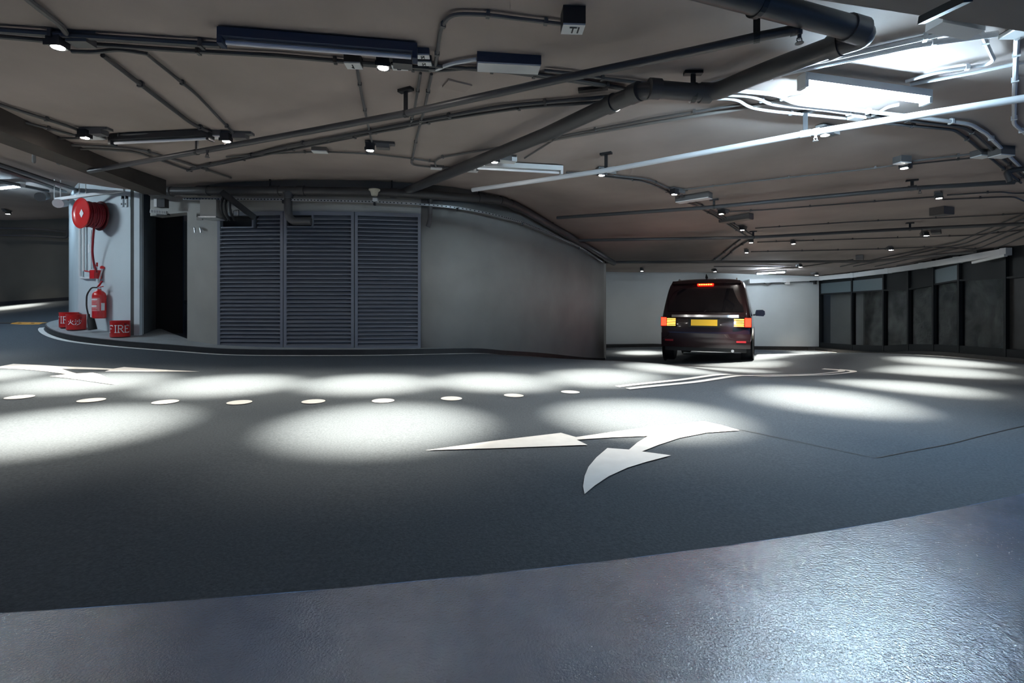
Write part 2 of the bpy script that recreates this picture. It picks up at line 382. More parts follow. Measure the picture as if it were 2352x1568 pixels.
# kerb around the core: concrete top, black painted face
KO = [(150,10.6),(112,9.6),(101,9.05),(112,8.55),(150,8.15),(205,7.9),(300,7.62),(430,7.45),(520,7.35),(650,7.3),(800,7.35),(900,7.5),(1000,7.75),(1060,7.95),(1110,8.2),(1160,8.58),(1205,9.03),(1250,9.60),(1330,10.80),(1390,11.9)]
def resample(P, n):
    P = [Vector((*p, 0)) for p in P]; L = [0]
    for a, b in zip(P[:-1], P[1:]): L.append(L[-1]+(b-a).length)
    out = []
    for k in range(n):
        s_ = L[-1]*k/(n-1); i = min(len(P)-2, max(j for j in range(len(P)) if L[j] <= s_+1e-9)); i = min(i, len(P)-2)
        t = (s_-L[i])/max(1e-9, L[i+1]-L[i]); out.append(P[i].lerp(P[i+1], t))
    return out
def smooth_plan(P, it=2):
    for _ in range(it):
        Q = [P[0]]
        for a, b in zip(P[:-1], P[1:]):
            Q += [(a[0]*.75+b[0]*.25, a[1]*.75+b[1]*.25), (a[0]*.25+b[0]*.75, a[1]*.25+b[1]*.75)]
        Q.append(P[-1]); P = Q
    return P
KOP = smooth_plan([xy(*q) for q in KO])
KIN = [xy(165,11.4), A, B, xy(358,9.1), xy(430,8.0), xy(502,7.72)] + LV[1:] + CURVE[1:]
N = 140
ko = resample(KOP, N)
ki = resample([(p[0], p[1]+0.1) for p in KIN], N)
lo = [Vector((p.x, p.y, fz(p.x, p.y)-0.05)) for p in ko]; hi = [Vector((p.x, p.y, fz(p.x, p.y)+KH)) for p in ko]
inn = [Vector((q.x, q.y, fz(q.x, q.y)+KH)) for q, h in zip(ki, hi)]
kt = MB().strip(hi, inn).build('trim_kerb', 'kerb', origin=(0,0,0), fix=False); struct(kt, 'raised concrete kerb along the core wall')
kf = MB().strip(lo, hi)
kl = [h + (i_-h).normalized()*0.03 + Vector((0,0,0.003)) for h, i_ in zip(hi, inn)]
kf.strip([h+Vector((0,0,0.003)) for h in hi], kl).build('kerb_face', 'kerb_black', kt, origin=(0,0,0), fix=False)
# white edge line along the kerb
def ribbon(pts, wd, off, lift=0.006):
    n = len(pts); Aa, Bb = [], []
    for i in range(n):
        a, b = pts[max(0,i-1)], pts[min(n-1,i+1)]; d = Vector((b[0]-a[0], b[1]-a[1], 0)).normalized(); nn = Vector((d.y, -d.x, 0))
        for lst, o_ in ((Aa, off), (Bb, off+wd)):
            q = Vector((pts[i][0], pts[i][1], 0)) + nn*o_; lst.append(Vector((q.x, q.y, fz(q.x, q.y)+lift)))
    return MB().strip(Aa, Bb)
o = ribbon([(p.x, p.y) for p in ko[14:118]], 0.075, 0.02).build('kerb_line', 'paint', origin=(0,0,0), fix=False)
tag(o, 'thin white edge line painted along the core kerb', 'road marking')

# ------------------------------------------------------------------ road markings
def poly_mark(pxs, name, label, group=None, lift=0.006):
    mb = MB(); P = [pf(*q) for q in pxs]; vs = [Vector((p.x, p.y, fz(p.x, p.y)+lift)) for p in P]
    import bmesh
    me = bpy.data.meshes.new(name); bm = bmesh.new(); vv = [bm.verts.new(v) for v in vs]; f = bm.faces.new(vv)
    bmesh.ops.triangulate(bm, faces=[f]); bmesh.ops.subdivide_edges(bm, edges=bm.edges[:], cuts=2, use_grid_fill=True)
    for v in bm.verts: v.co.z = fz(v.co.x, v.co.y)+lift
    bmesh.ops.recalc_face_normals(bm, faces=bm.faces)
    bm.to_mesh(me); bm.free(); me.materials.append(M['paint'])
    o = bpy.data.objects.new(name, me); COL.objects.link(o); return tag(o, label, 'road marking', group)
def zz(pts, ox, oy, s): return [(ox+x/s, oy+y/s) for x, y in pts]
s1 = 2352/850
arrow1 = [(215,515),(640,455),(1075,403),(1170,430),(1560,375),(1980,328),(2100,355),(2210,387),(2000,402),(1830,435),(1700,478),(1590,522),(1775,547),(1620,588),(1500,625),(1380,680),(1290,740),(1225,795),(1215,745),(1225,680),(1250,620),(1300,560),(1370,500),(1507,510),(1560,465),(1630,423),(1400,432),(1175,447),(1243,480),(700,500)]
poly_mark(zz(arrow1, 900, 850, s1), 'direction_arrow', 'large white forked lane arrow painted on the near lane')
s2 = 1960/300
arrow2 = [(-160,1225),(0,1190),(200,1152),(560,1168),(920,1190),(1300,1205),(1700,1225),(1860,1200),(2200,1222),(2600,1248),(3000,1268),(2300,1268),(1570,1268),(1650,1243),(1300,1235),(915,1227),(1150,1298),(1390,1284),(1500,1310),(1600,1360),(1680,1420),(1708,1464),(1500,1435),(1200,1390),(980,1362),(750,1338),(1000,1308),(700,1265),(350,1232),(0,1220)]
poly_mark(zz(arrow2, 0, 660, s2), 'direction_arrow', 'white forked lane arrow painted on the far lane below the fire buckets')
DOTS = [(45,913),(210,920),(380,924),(550,925),(720,923),(880,921),(1037,916),(1180,909),(1310,901)]
ORD = ['leftmost', 'second from left', 'third from left', 'fourth from left', 'middle, fifth from left', 'fourth from right', 'third from right', 'second from right', 'rightmost, nearest the double line']
for (px, py), od in zip(DOTS, ORD):
    c = pf(px, py); mb = MB(); ring = []
    for k in range(28):
        a = 2*math.pi*k/28; x, y = c.x+0.093*math.cos(a), c.y+0.093*math.sin(a); ring.append(Vector((x, y, fz(x, y)+0.006)))
    mb.add([Vector((c.x, c.y, c.z+0.006))]+ring, [(0, 1+k, 1+(k+1)%28) for k in range(28)])
    tag(mb.build('lane_dot', 'paint', fix=False), 'round white lane dot, '+od+' of the nine', 'road marking', 'white dots between the two lanes')
def px_line(pxs, n=40):
    P = [pf(*q) for q in pxs]; return P
ln1 = [(1418,888.5),(1500,880),(1600,869.5),(1700,862),(1780,861.5),(1860,860.5),(1905,857),(1932,853.5),(1935,851),(1920,849),(1890,847.5)]
ln2 = [(1442,893.5),(1530,885),(1630,875),(1740,864.5),(1820,863),(1890,861.5),(1930,858.5),(1955,855.5),(1963,853),(1950,850.8),(1925,849)]
for ln, lb in ((ln1, 'inner white line of the double lane divider hooking round at its end'), (ln2, 'outer white line of the double lane divider, the one nearer the road arrow')):
    P = [(p.x, p.y) for p in (pf(*q) for q in ln)]; P = smooth_plan(P, 2); P = [(q.x, q.y) for q in resample(P, 60)]
    tag(ribbon(P, 0.09, -0.045).build('divider_line', 'paint', origin=(0,0,0), fix=False), lb, 'road marking', 'double divider line')
# thin expansion joints in the near road
for pts, lb in (([(1690,985),(1860,1020),(2010,1052),(2180,1020),(2352,978)], 'thin dark expansion joint crossing the road'),):
    P = [(p.x, p.y) for p in (pf(*q) for q in pts)]; P = [(q.x, q.y) for q in resample(P, 40)]
    tag(ribbon(P, 0.007, 0, 0.003).build('expansion_joint', 'kerb_black', origin=(0,0,0), fix=False), lb, 'joint')

# ------------------------------------------------------------------ far walls
BW = [(-1.0, 16.1), (2.6, 16.25), xy(1500, 16.4), xy(1700, 16.7), xy(1884, 17.0), xy(1900, 17.6)]
wall(BW, 'wall_back', 'white_wall', thick=0.2, label='white painted far wall behind the car')
mbk = ribbon(BW, 0.05, 0.0, 0.0)
bb = MB(); P = [Vector((p[0], p[1]-0.02, fz(p[0], p[1]-0.02))) for p in BW]
bb.strip([p-Vector((0,0,.1)) for p in P], [p+Vector((0,0,0.11)) for p in P]); struct(bb.build('baseboard_back', 'kerb_black', origin=(0,0,0), fix=False), 'black painted skirting of the far white wall')
# glazed showcase along the right hand wall with bare rock behind
POST = [(1886,16.9),(1960,15.5),(2033,14.15),(2090,13.1),(2148,12.15),(2207,11.3),(2315,10.0),(2420,9.0),(2600,7.8)]
PP = [xy(*q) for q in POST]
def span(i):
    a, b = Vector((*PP[i], 0)), Vector((*PP[i+1], 0)); d = (b-a).normalized(); return a, b, d, Vector((d.y, -d.x, 0))
for i in range(len(PP)-1):
    a, b, d, nrm = span(i); mid = (a+b)/2; L = (b-a).length
    zf0, zf1 = fz(a.x, a.y), fz(b.x, b.y); zc0, zc1 = cz(a.x, a.y), cz(b.x, b.y)
    t = empty('window_%d' % (i+1), (mid.x, mid.y, min(zf0, zf1))); struct(t, 'glazed rock showcase bay in a dark steel frame')
    def quadbox(z0a, z0b, z1a, z1b, y0, y1, nm, m_):
        f = [a+nrm*y0+Vector((0,0,z0a)), b+nrm*y0+Vector((0,0,z0b)), b+nrm*y0+Vector((0,0,z1b)), a+nrm*y0+Vector((0,0,z1a))]
        return MB().prism(f, nrm*(y1-y0)).build(nm, m_, t)
    quadbox(zf0-0.1, zf1-0.1, zf0+0.26, zf1+0.26, -0.04, 0.05, 'plinth', 'frame')
    quadbox(zc0-0.62, zc1-0.62, zc0-0.27, zc1-0.27, -0.03, 0.03 if i in (0,1,4) else 0.0, 'fascia', 'fascia' if i in (0,1,4) else 'frame')  # lit bays get the lighter fascia colour, the others the dark frame colour
    quadbox(zc0-0.27, zc1-0.27, zc0+0.05, zc1+0.05, -0.03, 0.0, 'header', 'frame')
    quadbox(zf0+0.26, zf1+0.26, zc0-0.62, zc1-0.62, -0.016, -0.01, 'pane', 'pane' if i < 6 else 'kerb_black')
    quadbox(zc0-0.66, zc1-0.66, zc0-0.62, zc1-0.62, -0.04, 0.05, 'transom', 'frame')
    MB().box((a.x, a.y, (zf0+zc0)/2), (0.06, 0.12, zc0-zf0), Matrix((d, nrm, Vector((0,0,1)))).transposed()).build('post', 'frame', t)
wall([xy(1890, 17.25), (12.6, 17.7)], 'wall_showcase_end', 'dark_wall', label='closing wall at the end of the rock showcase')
# rock face behind the glass
mb = MB(); nu, nv = 150, 44; path = resample([(p[0]+0.75, p[1]+0.15) for p in PP], nu)
for i, p in enumerate(path):
    z0, z1 = fz(p.x, p.y)-0.2, cz(p.x, p.y)+0.1
    for j in range(nv):
        z = z0+(z1-z0)*j/(nv-1); q = Vector((p.x*1.0, p.y*1.0, z*0.8))
        h = 0.35*noise.noise(q*0.9) + 0.22*abs(noise.noise(q*2.1+Vector((3,1,7)))) + 0.07*noise.noise(q*6)
        c = noise.voronoi(q*0.8)[0]; h += 0.35*min(0.5, c[1]-c[0])
        mb.v.append(Vector((p.x-h*0.75+0.1, p.y-h*0.2, z)))
mb.f = [(i*nv+j, (i+1)*nv+j, (i+1)*nv+j+1, i*nv+j+1) for i in range(nu-1) for j in range(nv-1)]
struct(mb.build('wall_rock', 'rock', smooth=False, origin=(0,0,0), fix=False), 'rough bare rock face behind the glazing')
# plain panel behind the first bay
a, b, d, nrm = span(0)
f = [a-nrm*0.35+Vector((0,0,fz(a.x,a.y))), b-nrm*0.35+Vector((0,0,fz(b.x,b.y))), b-nrm*0.35+Vector((0,0,cz(b.x,b.y)-0.5)), a-nrm*0.35+Vector((0,0,cz(a.x,a.y)-0.5))]
pn = MB().prism(f, -nrm*0.05).build('trim_3', 'core'); struct(pn, 'plain grey panel behind the first showcase pane')
# kerb strip and white line along the showcase
kin = [(p[0]-0.04, p[1]) for p in PP]; kk = [Vector((p[0]-0.35, p[1]-0.1, 0)) for p in [xy(1700,16.6)]+PP]
kk0 = resample([(p[0]-0.30, p[1]-0.16) for p in [(3.2,16.3), xy(1700,16.75), xy(1880,16.95)]+PP[1:]], 60); kk1 = resample([(p[0]+0.05, p[1]+0.06) for p in [(3.2,16.3), xy(1700,16.75), xy(1880,16.95)]+PP[1:]], 60)
h0 = [Vector((p.x, p.y, fz(p.x,p.y)+0.09)) for p in kk0]; h1 = [Vector((p.x, p.y, fz(p.x,p.y)+0.09)) for p in kk1]; l0 = [v-Vector((0,0,0.12)) for v in h0]
struct(MB().strip(l0, h0).strip(h0, h1).build('trim_4', 'kerb_black', origin=(0,0,0), fix=False), 'dark kerb at the foot of the showcase')
o = ribbon([(p.x, p.y) for p in kk0], 0.06, 0.05).build('edge_line', 'paint', origin=(0,0,0), fix=False)
tag(o, 'white edge line painted along the showcase kerb', 'road marking')
# cable trunking above the showcase
TR = [(1720,646),(1800,643),(1882,639),(1960,632),(2040,622),(2120,610),(2200,597),(2310,578)]
TD = [16.4, 16.55, 16.75, 15.3, 13.85, 12.5, 11.3, 9.95]
tp = [pd(px, py, d) for (px, py), d in zip(TR, TD)]
t = empty('cable_trunking', tp[0], 'white boxed cable trunking running above the glass showcase', 'trunking')
for k in range(len(tp)-1):
    MB().bar(tp[k], tp[k+1], 0.1, 0.14).build('trunking_length', 'conduit_white', t)
    MB().box(tp[k+1], (0.13, 0.13, 0.155)).build('joint_cover', 'conduit_white', t)
o = MB().bar(pd(2235,603,10.7), pd(2310,586,9.85), 0.06, 0.05).build('tube_light', 'conduit_white'); tag(o, 'short pale batten fixed below the end of the trunking', 'batten')
o = MB().tube(fillet([pd(1735,648,16.55), pd(1755,649,16.6), pd(1763,656,16.6), pd(1772,649,16.6), pd(1800,648,16.65)], 0.1), 0.02, 8).build('wall_cable', 'conduit'); tag(o, 'thin cable with a small dip high on the far white wall', 'cable')
p = pd(1808, 648, 16.6); o = MB().box(p, (0.14,0.08,0.16)).build('wall_box', 'white'); tag(o, 'small white box at the end of the cable on the far white wall', 'box')
p = pd(1868, 645, 16.8); t = empty('wall_bracket', p, 'small dark bracket under the trunking at the end of the white wall', 'bracket')
MB().box(p, (0.2,0.1,0.06)).build('arm', 'black', t); MB().box(p+Vector((0.03,-0.05,-0.06)), (0.07,0.09,0.12)).build('lamp_head', 'black', t)
# left far wall and its skirting
LW = [(-26, 11.5), xy(-250, 13.9), xy(0, 14.3), xy(190, 14.5), (-9.5, 15.2)]
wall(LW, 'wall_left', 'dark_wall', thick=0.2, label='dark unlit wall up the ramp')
P = [Vector((p[0], p[1]-0.03, fz(p[0], p[1]-0.03))) for p in LW]
struct(MB().strip([p-Vector((0,0,.1)) for p in P], [p+Vector((0,0,0.12)) for p in P]).build('baseboard_left', 'kerb_black', origin=(0,0,0), fix=False), 'black skirting of the dark wall up the ramp')
wall([(-26, 11.5), (-24,-8)], 'wall_outer', 'dark_wall', flip=1, label='outer wall beyond the frame')
# pipework on the far left wall
for y0, y1, lb in ((525,532,'upper dark pipe along the unlit far wall'), (541,546,'lower dark pipe along the unlit far wall')):
    pts = [pd(-40, y0-3, 14.0), pd(80, y0, 14.1), pd(155, y1, 14.2), pd(158, y0-20, 14.2)]
    tag(MB().tube(fillet(pts, 0.1), 0.035, 8).build('wall_pipe', 'pipe', smooth=True), lb, 'pipe', 'pipes on the far wall')
# ceiling downstand beam by the core, at the left
def beam(px0, px1, drop, wd, label, name='trim_5', m='soffit', toward=Vector((0,1,0))):
    a, b = pc(*px0, drop), pc(*px1, drop); d = (b-a); d.z = 0; d.normalize(); s_ = Vector((-d.y, d.x, 0))
    if s_.dot(toward) < 0: s_ = -s_
    q = [a, b, b+s_*wd, a+s_*wd]; mb = MB(); top = [Vector((v.x, v.y, cz(v.x, v.y)+0.05)) for v in q]
    mb.add(q+top, [(0,1,2,3),(0,1,5,4),(1,2,6,5),(2,3,7,6),(3,0,4,7)]); return struct(mb.build(name, m), label)
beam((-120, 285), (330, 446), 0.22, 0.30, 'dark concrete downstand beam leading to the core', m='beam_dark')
beam((1640, -37), (2480, 92), 0.16, 0.9, 'concrete downstand beam overhead beside the lit tube', 'trim_6', 'soffit', Vector((0,-1,0)))

# ------------------------------------------------------------------ LED downlights
def tang(p): 
    return math.atan2(p.y-HCY, p.x-HCX) + math.pi/2
def make_led():
    t = empty('downlight', (0,0,0))
    MB().box((0.10, 0.02, -0.012), (0.30, 0.075, 0.024)).build('mounting_plate', 'conduit', t)
    MB().box((0.13, 0.02, -0.045), (0.13, 0.085, 0.045)).build('gear_box', 'conduit', t)
    MB().box((0, 0, -0.06), (0.085, 0.085, 0.075)).build('housing', 'black', t)
    MB().lathe([(0.034, 0.004), (0.034, -0.003), (0.02, -0.004)], (0, 0, -0.0975), (0,0,1), 20).build('lens', 'lens', t, smooth=True)
    MB().box((0, -0.046, -0.09), (0.10, 0.008, 0.03)).build('rim', 'black', t)
    l = bpy.data.lights.new('led_beam', 'SPOT'); l.energy = LED_W; l.spot_size = math.radians(41); l.spot_blend = 1.0; l.shadow_soft_size = 0.03; l.color = LED_COL
    lo_ = bpy.data.objects.new('led_beam', l); COL.objects.link(lo_); lo_.parent = t; lo_.location = (0, 0, -0.135)
    l = bpy.data.lights.new('led_halo', 'SPOT'); l.energy = LED_W*0.09; l.spot_size = math.radians(70); l.spot_blend = 1.0; l.shadow_soft_size = 0.03; l.color = LED_COL
    lo_ = bpy.data.objects.new('led_halo', l); COL.objects.link(lo_); lo_.parent = t; lo_.location = (0, 0, -0.135)
    return t
LEDS = [((133,108), 'glowing LED downlight at the end of the plate beside the long dark conduits, upper left'),
 ((880,155), 'brightest glowing LED downlight between the two lettered junction boxes'),
 ((1483,221), 'glowing LED downlight tucked under the large drain pipe elbow'),
 ((1895,310), 'glowing LED downlight right below the bright sprinkler pipe'),
 ((2077,386), 'glowing LED downlight hung alone on a thin conduit, right part of ceiling'),
 ((2157,455), 'dark cased downlight on a conduit, upper of the pair by the grey box'),
 ((2169,490), 'dark cased downlight directly under the square grey box'),
 ((2127,541), 'dark cased downlight below the sloping grey box near the conduit fan'),
 ((2046,574), 'small dark downlight where the conduit fan meets the cross conduit'),
 ((195,316), 'dark downlight beside the grey box left of the unlit tube'),
 ((520,324), 'dark downlight at the end of the unlit tube nearest the long sprinkler pipe'),
 ((850,345), 'small downlight at the end of the single dropped conduit'),
 ((1136,372), 'downlight hidden above the large diagonal drain pipe'),
 ((1382,402), 'small downlight beside the sprinkler pipe hanger past the short tube'),
 ((1549,446), 'glowing downlight next to the red lit battery box'),
 ((1657,491), 'glowing downlight on the slanting conduits, first past the red lit box'),
 ((1705,528), 'glowing downlight on the slanting conduits, second past the red lit box'),
 ((1725,557), 'dark downlight on a conduit just beyond the conduit crossing'),
 ((1715,580), 'small dark downlight above the roof of the car'),
 ((1838,613), 'tiny downlight left of the trunking near the far lit tube')]
led0 = make_led(); n_led = 0
def place_led(p, label):
    global n_led
    o = led0 if n_led == 0 else copy_tree(led0, p)
    o.location = p; o.rotation_euler = (0, 0, tang(p)); tag(o, label, 'light', 'LED downlights on the soffit'); n_led += 1
for (px, py), lb in LEDS: place_led(pc(px, py, 0.10)+Vector((0,0,0.095)), lb)
for ph, r, lb in ((-6.8,13.55,'downlight over the near lane just outside the picture'), (-12,11.8,'downlight over the far lane just outside the picture'),
                  (-22,11.5,'downlight on the ramp bend outside the picture'), (-16,13.5,'downlight over the outer lane outside the picture'),
                  (-62,12.0,'downlight up the ramp behind the orange hump'), (-72,11.0,'downlight up the ramp before the dark wall'), (-76,13.2,'downlight near the dark far wall'),
                  (86,13.2,'downlight on the far bend beyond the car'), (60,11.2,'downlight over the car lane past the crossing')):
    x, y = pol(ph, r); place_led(Vector((x, y, cz(x, y)-0.005)), lb)

for x, y, lb in ((3.9, 14.5, 'small downlight over the far bend left of the car'), (6.3, 15.0, 'small downlight over the far bend behind the car roof')):
    place_led(Vector((x, y, cz(x, y)-0.005)), lb)
# ------------------------------------------------------------------ fluorescent battens, boxes
def batten(px0, px1, lit, label, dz=0.09, body='navy', wide=0.085, real=None):
    a, b = pc(*px0, dz), pc(*px1, dz)
    d = (b-a); L = d.length; d.normalize(); up = Vector((0,0,1)); c = (a+b)/2
    t = empty('fluorescent_batten', c+up*0.03, label, 'light')
    MB().bar(a+up*0.05, b+up*0.05, wide, 0.055).build('body', body, t)
    for e, s_ in ((a, -1), (b, 1)):
        MB().bar(e+up*0.028+d*s_*(-0.02), e+up*0.028+d*s_*0.01, wide*0.9, 0.1).build('end_cap', body, t)
    MB().tube([a+d*0.03-up*0.0, b-d*0.03-up*0.0], 0.014, 12).build('tube', (lit if isinstance(lit, str) else 'tube_on') if lit else 'tube_off', t, smooth=True)
    return t
batten((508,97), (955,132), False, 'unlit tube batten with navy body in front of the long conduits')
batten((258,329), (484,318), False, 'unlit tube batten with dark body between two dark downlights', body='black')
batten((1843,196), (2128,234), True, 'brightly lit tube batten in the white lit part of the ceiling', body='white', dz=0.12)
batten((1090,386), (1290,397), False, 'short unlit tube batten crossing under the diagonal drain pipe', body='white')
batten((1738,629), (1805,625), 'tube_far', 'lit tube batten far away above the white wall', dz=0.12, body='white')
batten((-60,440), (52,428), 'tube_dim', 'lit tube batten at the left edge beyond the downstand beam', dz=0.12, body='white')
def batten3(a, b, label):
    a, b = Vector(a), Vector(b); a.z = cz(a.x, a.y)-0.09; b.z = cz(b.x, b.y)-0.09; up = Vector((0,0,1)); d = (b-a).normalized()
    t = empty('fluorescent_batten', (a+b)/2, label, 'light')
    MB().bar(a+up*0.05, b+up*0.05, 0.085, 0.055).build('body', 'white', t)
    for e in (a, b): MB().box(e+up*0.03, (0.03, 0.08, 0.1)).build('end_cap', 'white', t)
    MB().tube([a+d*0.03, b-d*0.03], 0.014, 12).build('tube', 'tube_mid', t, smooth=True)
batten3((-8.9, 5.6, 0), (-9.5, 6.65, 0), 'lit tube batten over the ramp just left of the picture')
def box_at(px, py, size, name, label, cat, m='black', lid='white', dz=None, rz=None, letters=None):
    h = size[2]; p = pc(px, py, h); rz = tang(p) if rz is None else rz
    t = empty(name, p, label, cat); R = Matrix.Rotation(rz, 3, 'Z')
    MB().box(p+Vector((0,0,h/2+0.01)), (size[0], size[1], h), R).build('case', m, t)
    if lid: MB().box(p+Vector((0,0,0.004)), (size[0]*0.98, size[1]*0.98, 0.010), R).build('lid', lid, t)
    if letters:
        strokes(letters, p+Vector((0,0,-0.004)), R@Vector((1,0,0))*(1 if letters[1] else -1), R@Vector((0,1,0))*(1 if letters[1] else -1), min(size[0], size[1])*0.5, t)
    return t
GL = {'N': ([[(0,0),(0,1),(.7,0),(.7,1)]], .9), 'I': ([[(0,0),(0,1)]], .3), 'T': ([[(0,1),(.7,1)],[(.35,1),(.35,0)]], .9), 'P': ([[(0,0),(0,1),(.5,1),(.6,.85),(.6,.62),(.5,.48),(0,.48)]], .8),
      'A': ([[(0,0),(.35,1),(.7,0)],[(.14,.38),(.56,.38)]], .9), 'B': ([[(0,0),(0,1),(.45,1),(.58,.8),(.45,.54),(0,.54)],[(.45,.54),(.65,.35),(.6,.1),(.45,0),(0,0)]], .85),
      'E': ([[(.6,0),(0,0),(0,1),(.6,1)],[(0,.52),(.5,.52)]], .8), 'F': ([[(0,0),(0,1),(.6,1)],[(0,.52),(.5,.52)]], .8), 'R': ([[(0,0),(0,1),(.5,1),(.6,.85),(.6,.65),(.5,.52),(0,.52)],[(.3,.52),(.65,0)]], .85),
      '1': ([[(0,.8),(.2,1),(.2,0)]], .5)}
def strokes(text, p, ex, ey, size, parent, m='black', wd=0.16, nz=None):
    s_ = text[0]; W = sum(GL[c][1] for c in s_); x0 = -W/2; mb = MB(); nz = ex.cross(ey).normalized()
    for c in s_:
        for pl in GL[c][0]:
            for (x1, y1), (x2, y2) in zip(pl[:-1], pl[1:]):
                a = p + ex*((x0+x1)*size) + ey*((y1-0.5)*size); b = p + ex*((x0+x2)*size) + ey*((y2-0.5)*size)
                d = (b-a).normalized(); mb.bar(a-d*wd*size*0.45, b+d*wd*size*0.45, wd*size, 0.003, up=nz)
        x0 += GL[c][1]
    return mb.build('lettering', m, parent)
box_at(1316, 68, (0.13,0.10,0.11), 'junction_box', 'black junction box lettered IT at the end of the looped conduit', 'box', letters=('IT', 0), rz=0.05)
box_at(812, 152, (0.11,0.09,0.07), 'junction_box', 'black junction box above the single dropped conduit', 'box', letters=('1', 1), rz=0.05)
box_at(918, 156, (0.11,0.08,0.05), 'junction_box', 'lettered junction box touching the brightest downlight', 'box', letters=('B', 1), rz=0.05)
box_at(972, 131, (0.085,0.055,0.05), 'junction_box', 'small junction box lettered N on the end of the unlit navy batten', 'box', 'navy', letters=('N', 1), rz=0.05, dz=0.05)
box_at(975, 147, (0.10,0.055,0.05), 'junction_box', 'second N lettered junction box just below the first', 'box', letters=('N', 1), rz=0.05)
box_at(1168, 158, (0.44,0.13,0.075), 'battery_unit', 'white and navy emergency battery unit beside the N boxes', 'box', 'navy', 'white', rz=0.10)
box_at(1593, 461, (0.50,0.16,0.09), 'battery_unit', 'grey battery box with its underside lit red above the car', 'box', 'conduit', 'white', rz=-0.75)
box_at(212, 316, (0.16,0.14,0.06), 'junction_box', 'grey junction box left of the dark bodied unlit tube', 'box', 'conduit', 'white')
box_at(497, 316, (0.14,0.10,0.06), 'junction_box', 'grey junction box where the two slanting conduits end', 'box', 'conduit', 'white')
box_at(735, 350, (0.16,0.09,0.05), 'junction_box', 'small flat junction box in the middle of the thin cross conduit', 'box', 'conduit', 'white')
box_at(1002, 388, (0.14,0.08,0.04), 'junction_box', 'small flat junction box left of the short unlit tube', 'box', 'conduit', 'white')
box_at(1085, 394, (0.14,0.08,0.04), 'junction_box', 'flat junction box under the diagonal drain pipe', 'box', 'conduit', 'white')
box_at(1165, 372, (0.20,0.12,0.07), 'junction_box', 'pale bracketed box above the short unlit tube', 'box', 'white', 'white')
box_at(1968, 274, (0.13,0.07,0.055), 'junction_box', 'bright white junction box below the lit tube', 'box', 'white', 'white', rz=0.25)
box_at(2072, 376, (0.14,0.10,0.08), 'junction_box', 'grey junction box holding the lone glowing downlight', 'box', 'conduit', 'white', rz=0.2)
box_at(2255, 361, (0.17,0.11,0.07), 'junction_box', 'grey junction box where the lone conduit meets the bundle', 'box', 'conduit', 'white', rz=0.2)
box_at(2300, 360, (0.19,0.12,0.10), 'junction_box', 'larger grey junction box on the bent conduit bundle', 'box', 'conduit', 'white', rz=0.2)
box_at(2163, 494, (0.26,0.22,0.13), 'junction_box', 'square grey box between the two dark downlights', 'box', 'conduit', 'conduit', rz=0.3)
box_at(2150, 536, (0.42,0.15,0.09), 'battery_unit', 'slanted grey battery box on the far right ceiling', 'box', 'conduit', 'conduit', rz=0.8)
box_at(1690, 508, (0.55,0.18,0.09), 'battery_unit', 'dark battery box along the slanting conduits', 'box', 'conduit', 'soffit', rz=-0.9)
box_at(1975, 598, (0.40,0.16,0.12), 'junction_box', 'dark box on the far conduit fan', 'box', 'conduit', 'soffit', rz=0.9)
box_at(1050, 199, (0.20,0.14,0.012), 'ceiling_hatch', 'thin square cover plate flush on the ceiling', 'hatch', 'ceiling', 'ceiling', rz=0.5)
box_at(1362, 211, (0.23,0.05,0.035), 'ceiling_bracket', 'short dark strip fixed to the ceiling left of the drain elbow', 'bracket', 'black', None, rz=-0.25)
# exit box on a strut, upper right
p = pd(2195, 62, 2.72); R = Matrix.Rotation(0.12, 3, 'Z') @ Matrix.Rotation(0.10, 3, 'Y')
t = empty('emergency_light', p, 'white emergency light box under the beam at the upper right', 'light')
MB().box(p+Vector((0,0,0.03)), (0.27, 0.10, 0.11), R).build('case', 'white', t)
MB().box(p+R@Vector((0,-0.052,0.02)), (0.18, 0.006, 0.045), R).build('front_label', 'conduit_white', t)
for k in range(5): MB().box(p+R@Vector((-0.07+k*0.03,-0.056,0.02)), (0.008, 0.004, 0.018), R).build('print_mark', 'conduit', t)
MB().bar(pd(2118,46,2.35), pd(2225,-6,2.05), 0.035, 0.035).build('strut', 'black', t)
# ceiling light bracket box by the right edge
p = pd(2338, 75, 2.95); t = empty('bracket_box', p, 'white slotted bracket box at the right edge of the ceiling', 'bracket')
MB().box(p+Vector((0,0,0.05)), (0.14,0.1,0.08)).build('case', 'black', t); MB().box(p, (0.14,0.1,0.03)).build('channel', 'white', t)

# ------------------------------------------------------------------ pipes and conduits
def bigpipe(label, px, r, dz, m='pipe', couplings=(), rad=0.14, hangers=(), name='drain_pipe', cat='pipe', seg=18):
    raw = ceil_path(px, dz, 120); pts = fillet(raw, rad, 8)
    o = tag(MB().tube(pts, r, seg).build(name, m, smooth=True), label, cat)
    for q in couplings:
        a, b = pc(q[0], q[1], q[4] if len(q) > 4 else dz), pc(q[2], q[3], q[4] if len(q) > 4 else dz)
        MB().tube([a, b], r*1.16, seg).build('coupling', m, o, smooth=True)
    for q in hangers:
        p = pc(q[0], q[1], dz); zt = cz(p.x, p.y); mb = MB()
        i = min(range(len(raw)-1), key=lambda k: (raw[k]+raw[k+1]-2*p).length); d = (raw[i+1]-raw[i]).normalized()
        mb.tube([p-d*0.016, p+d*0.016], r*1.13, seg); mb.box((p.x, p.y, (p.z+zt)/2+r*0.5), (0.035, 0.012, zt-p.z-r), Matrix.Rotation(math.atan2(d.y, d.x), 3, 'Z'))
        mb.box((p.x, p.y, zt-0.01), (0.13, 0.05, 0.025), Matrix.Rotation(math.atan2(d.y, d.x), 3, 'Z')); mb.build('hanger', 'black', o)
    return o
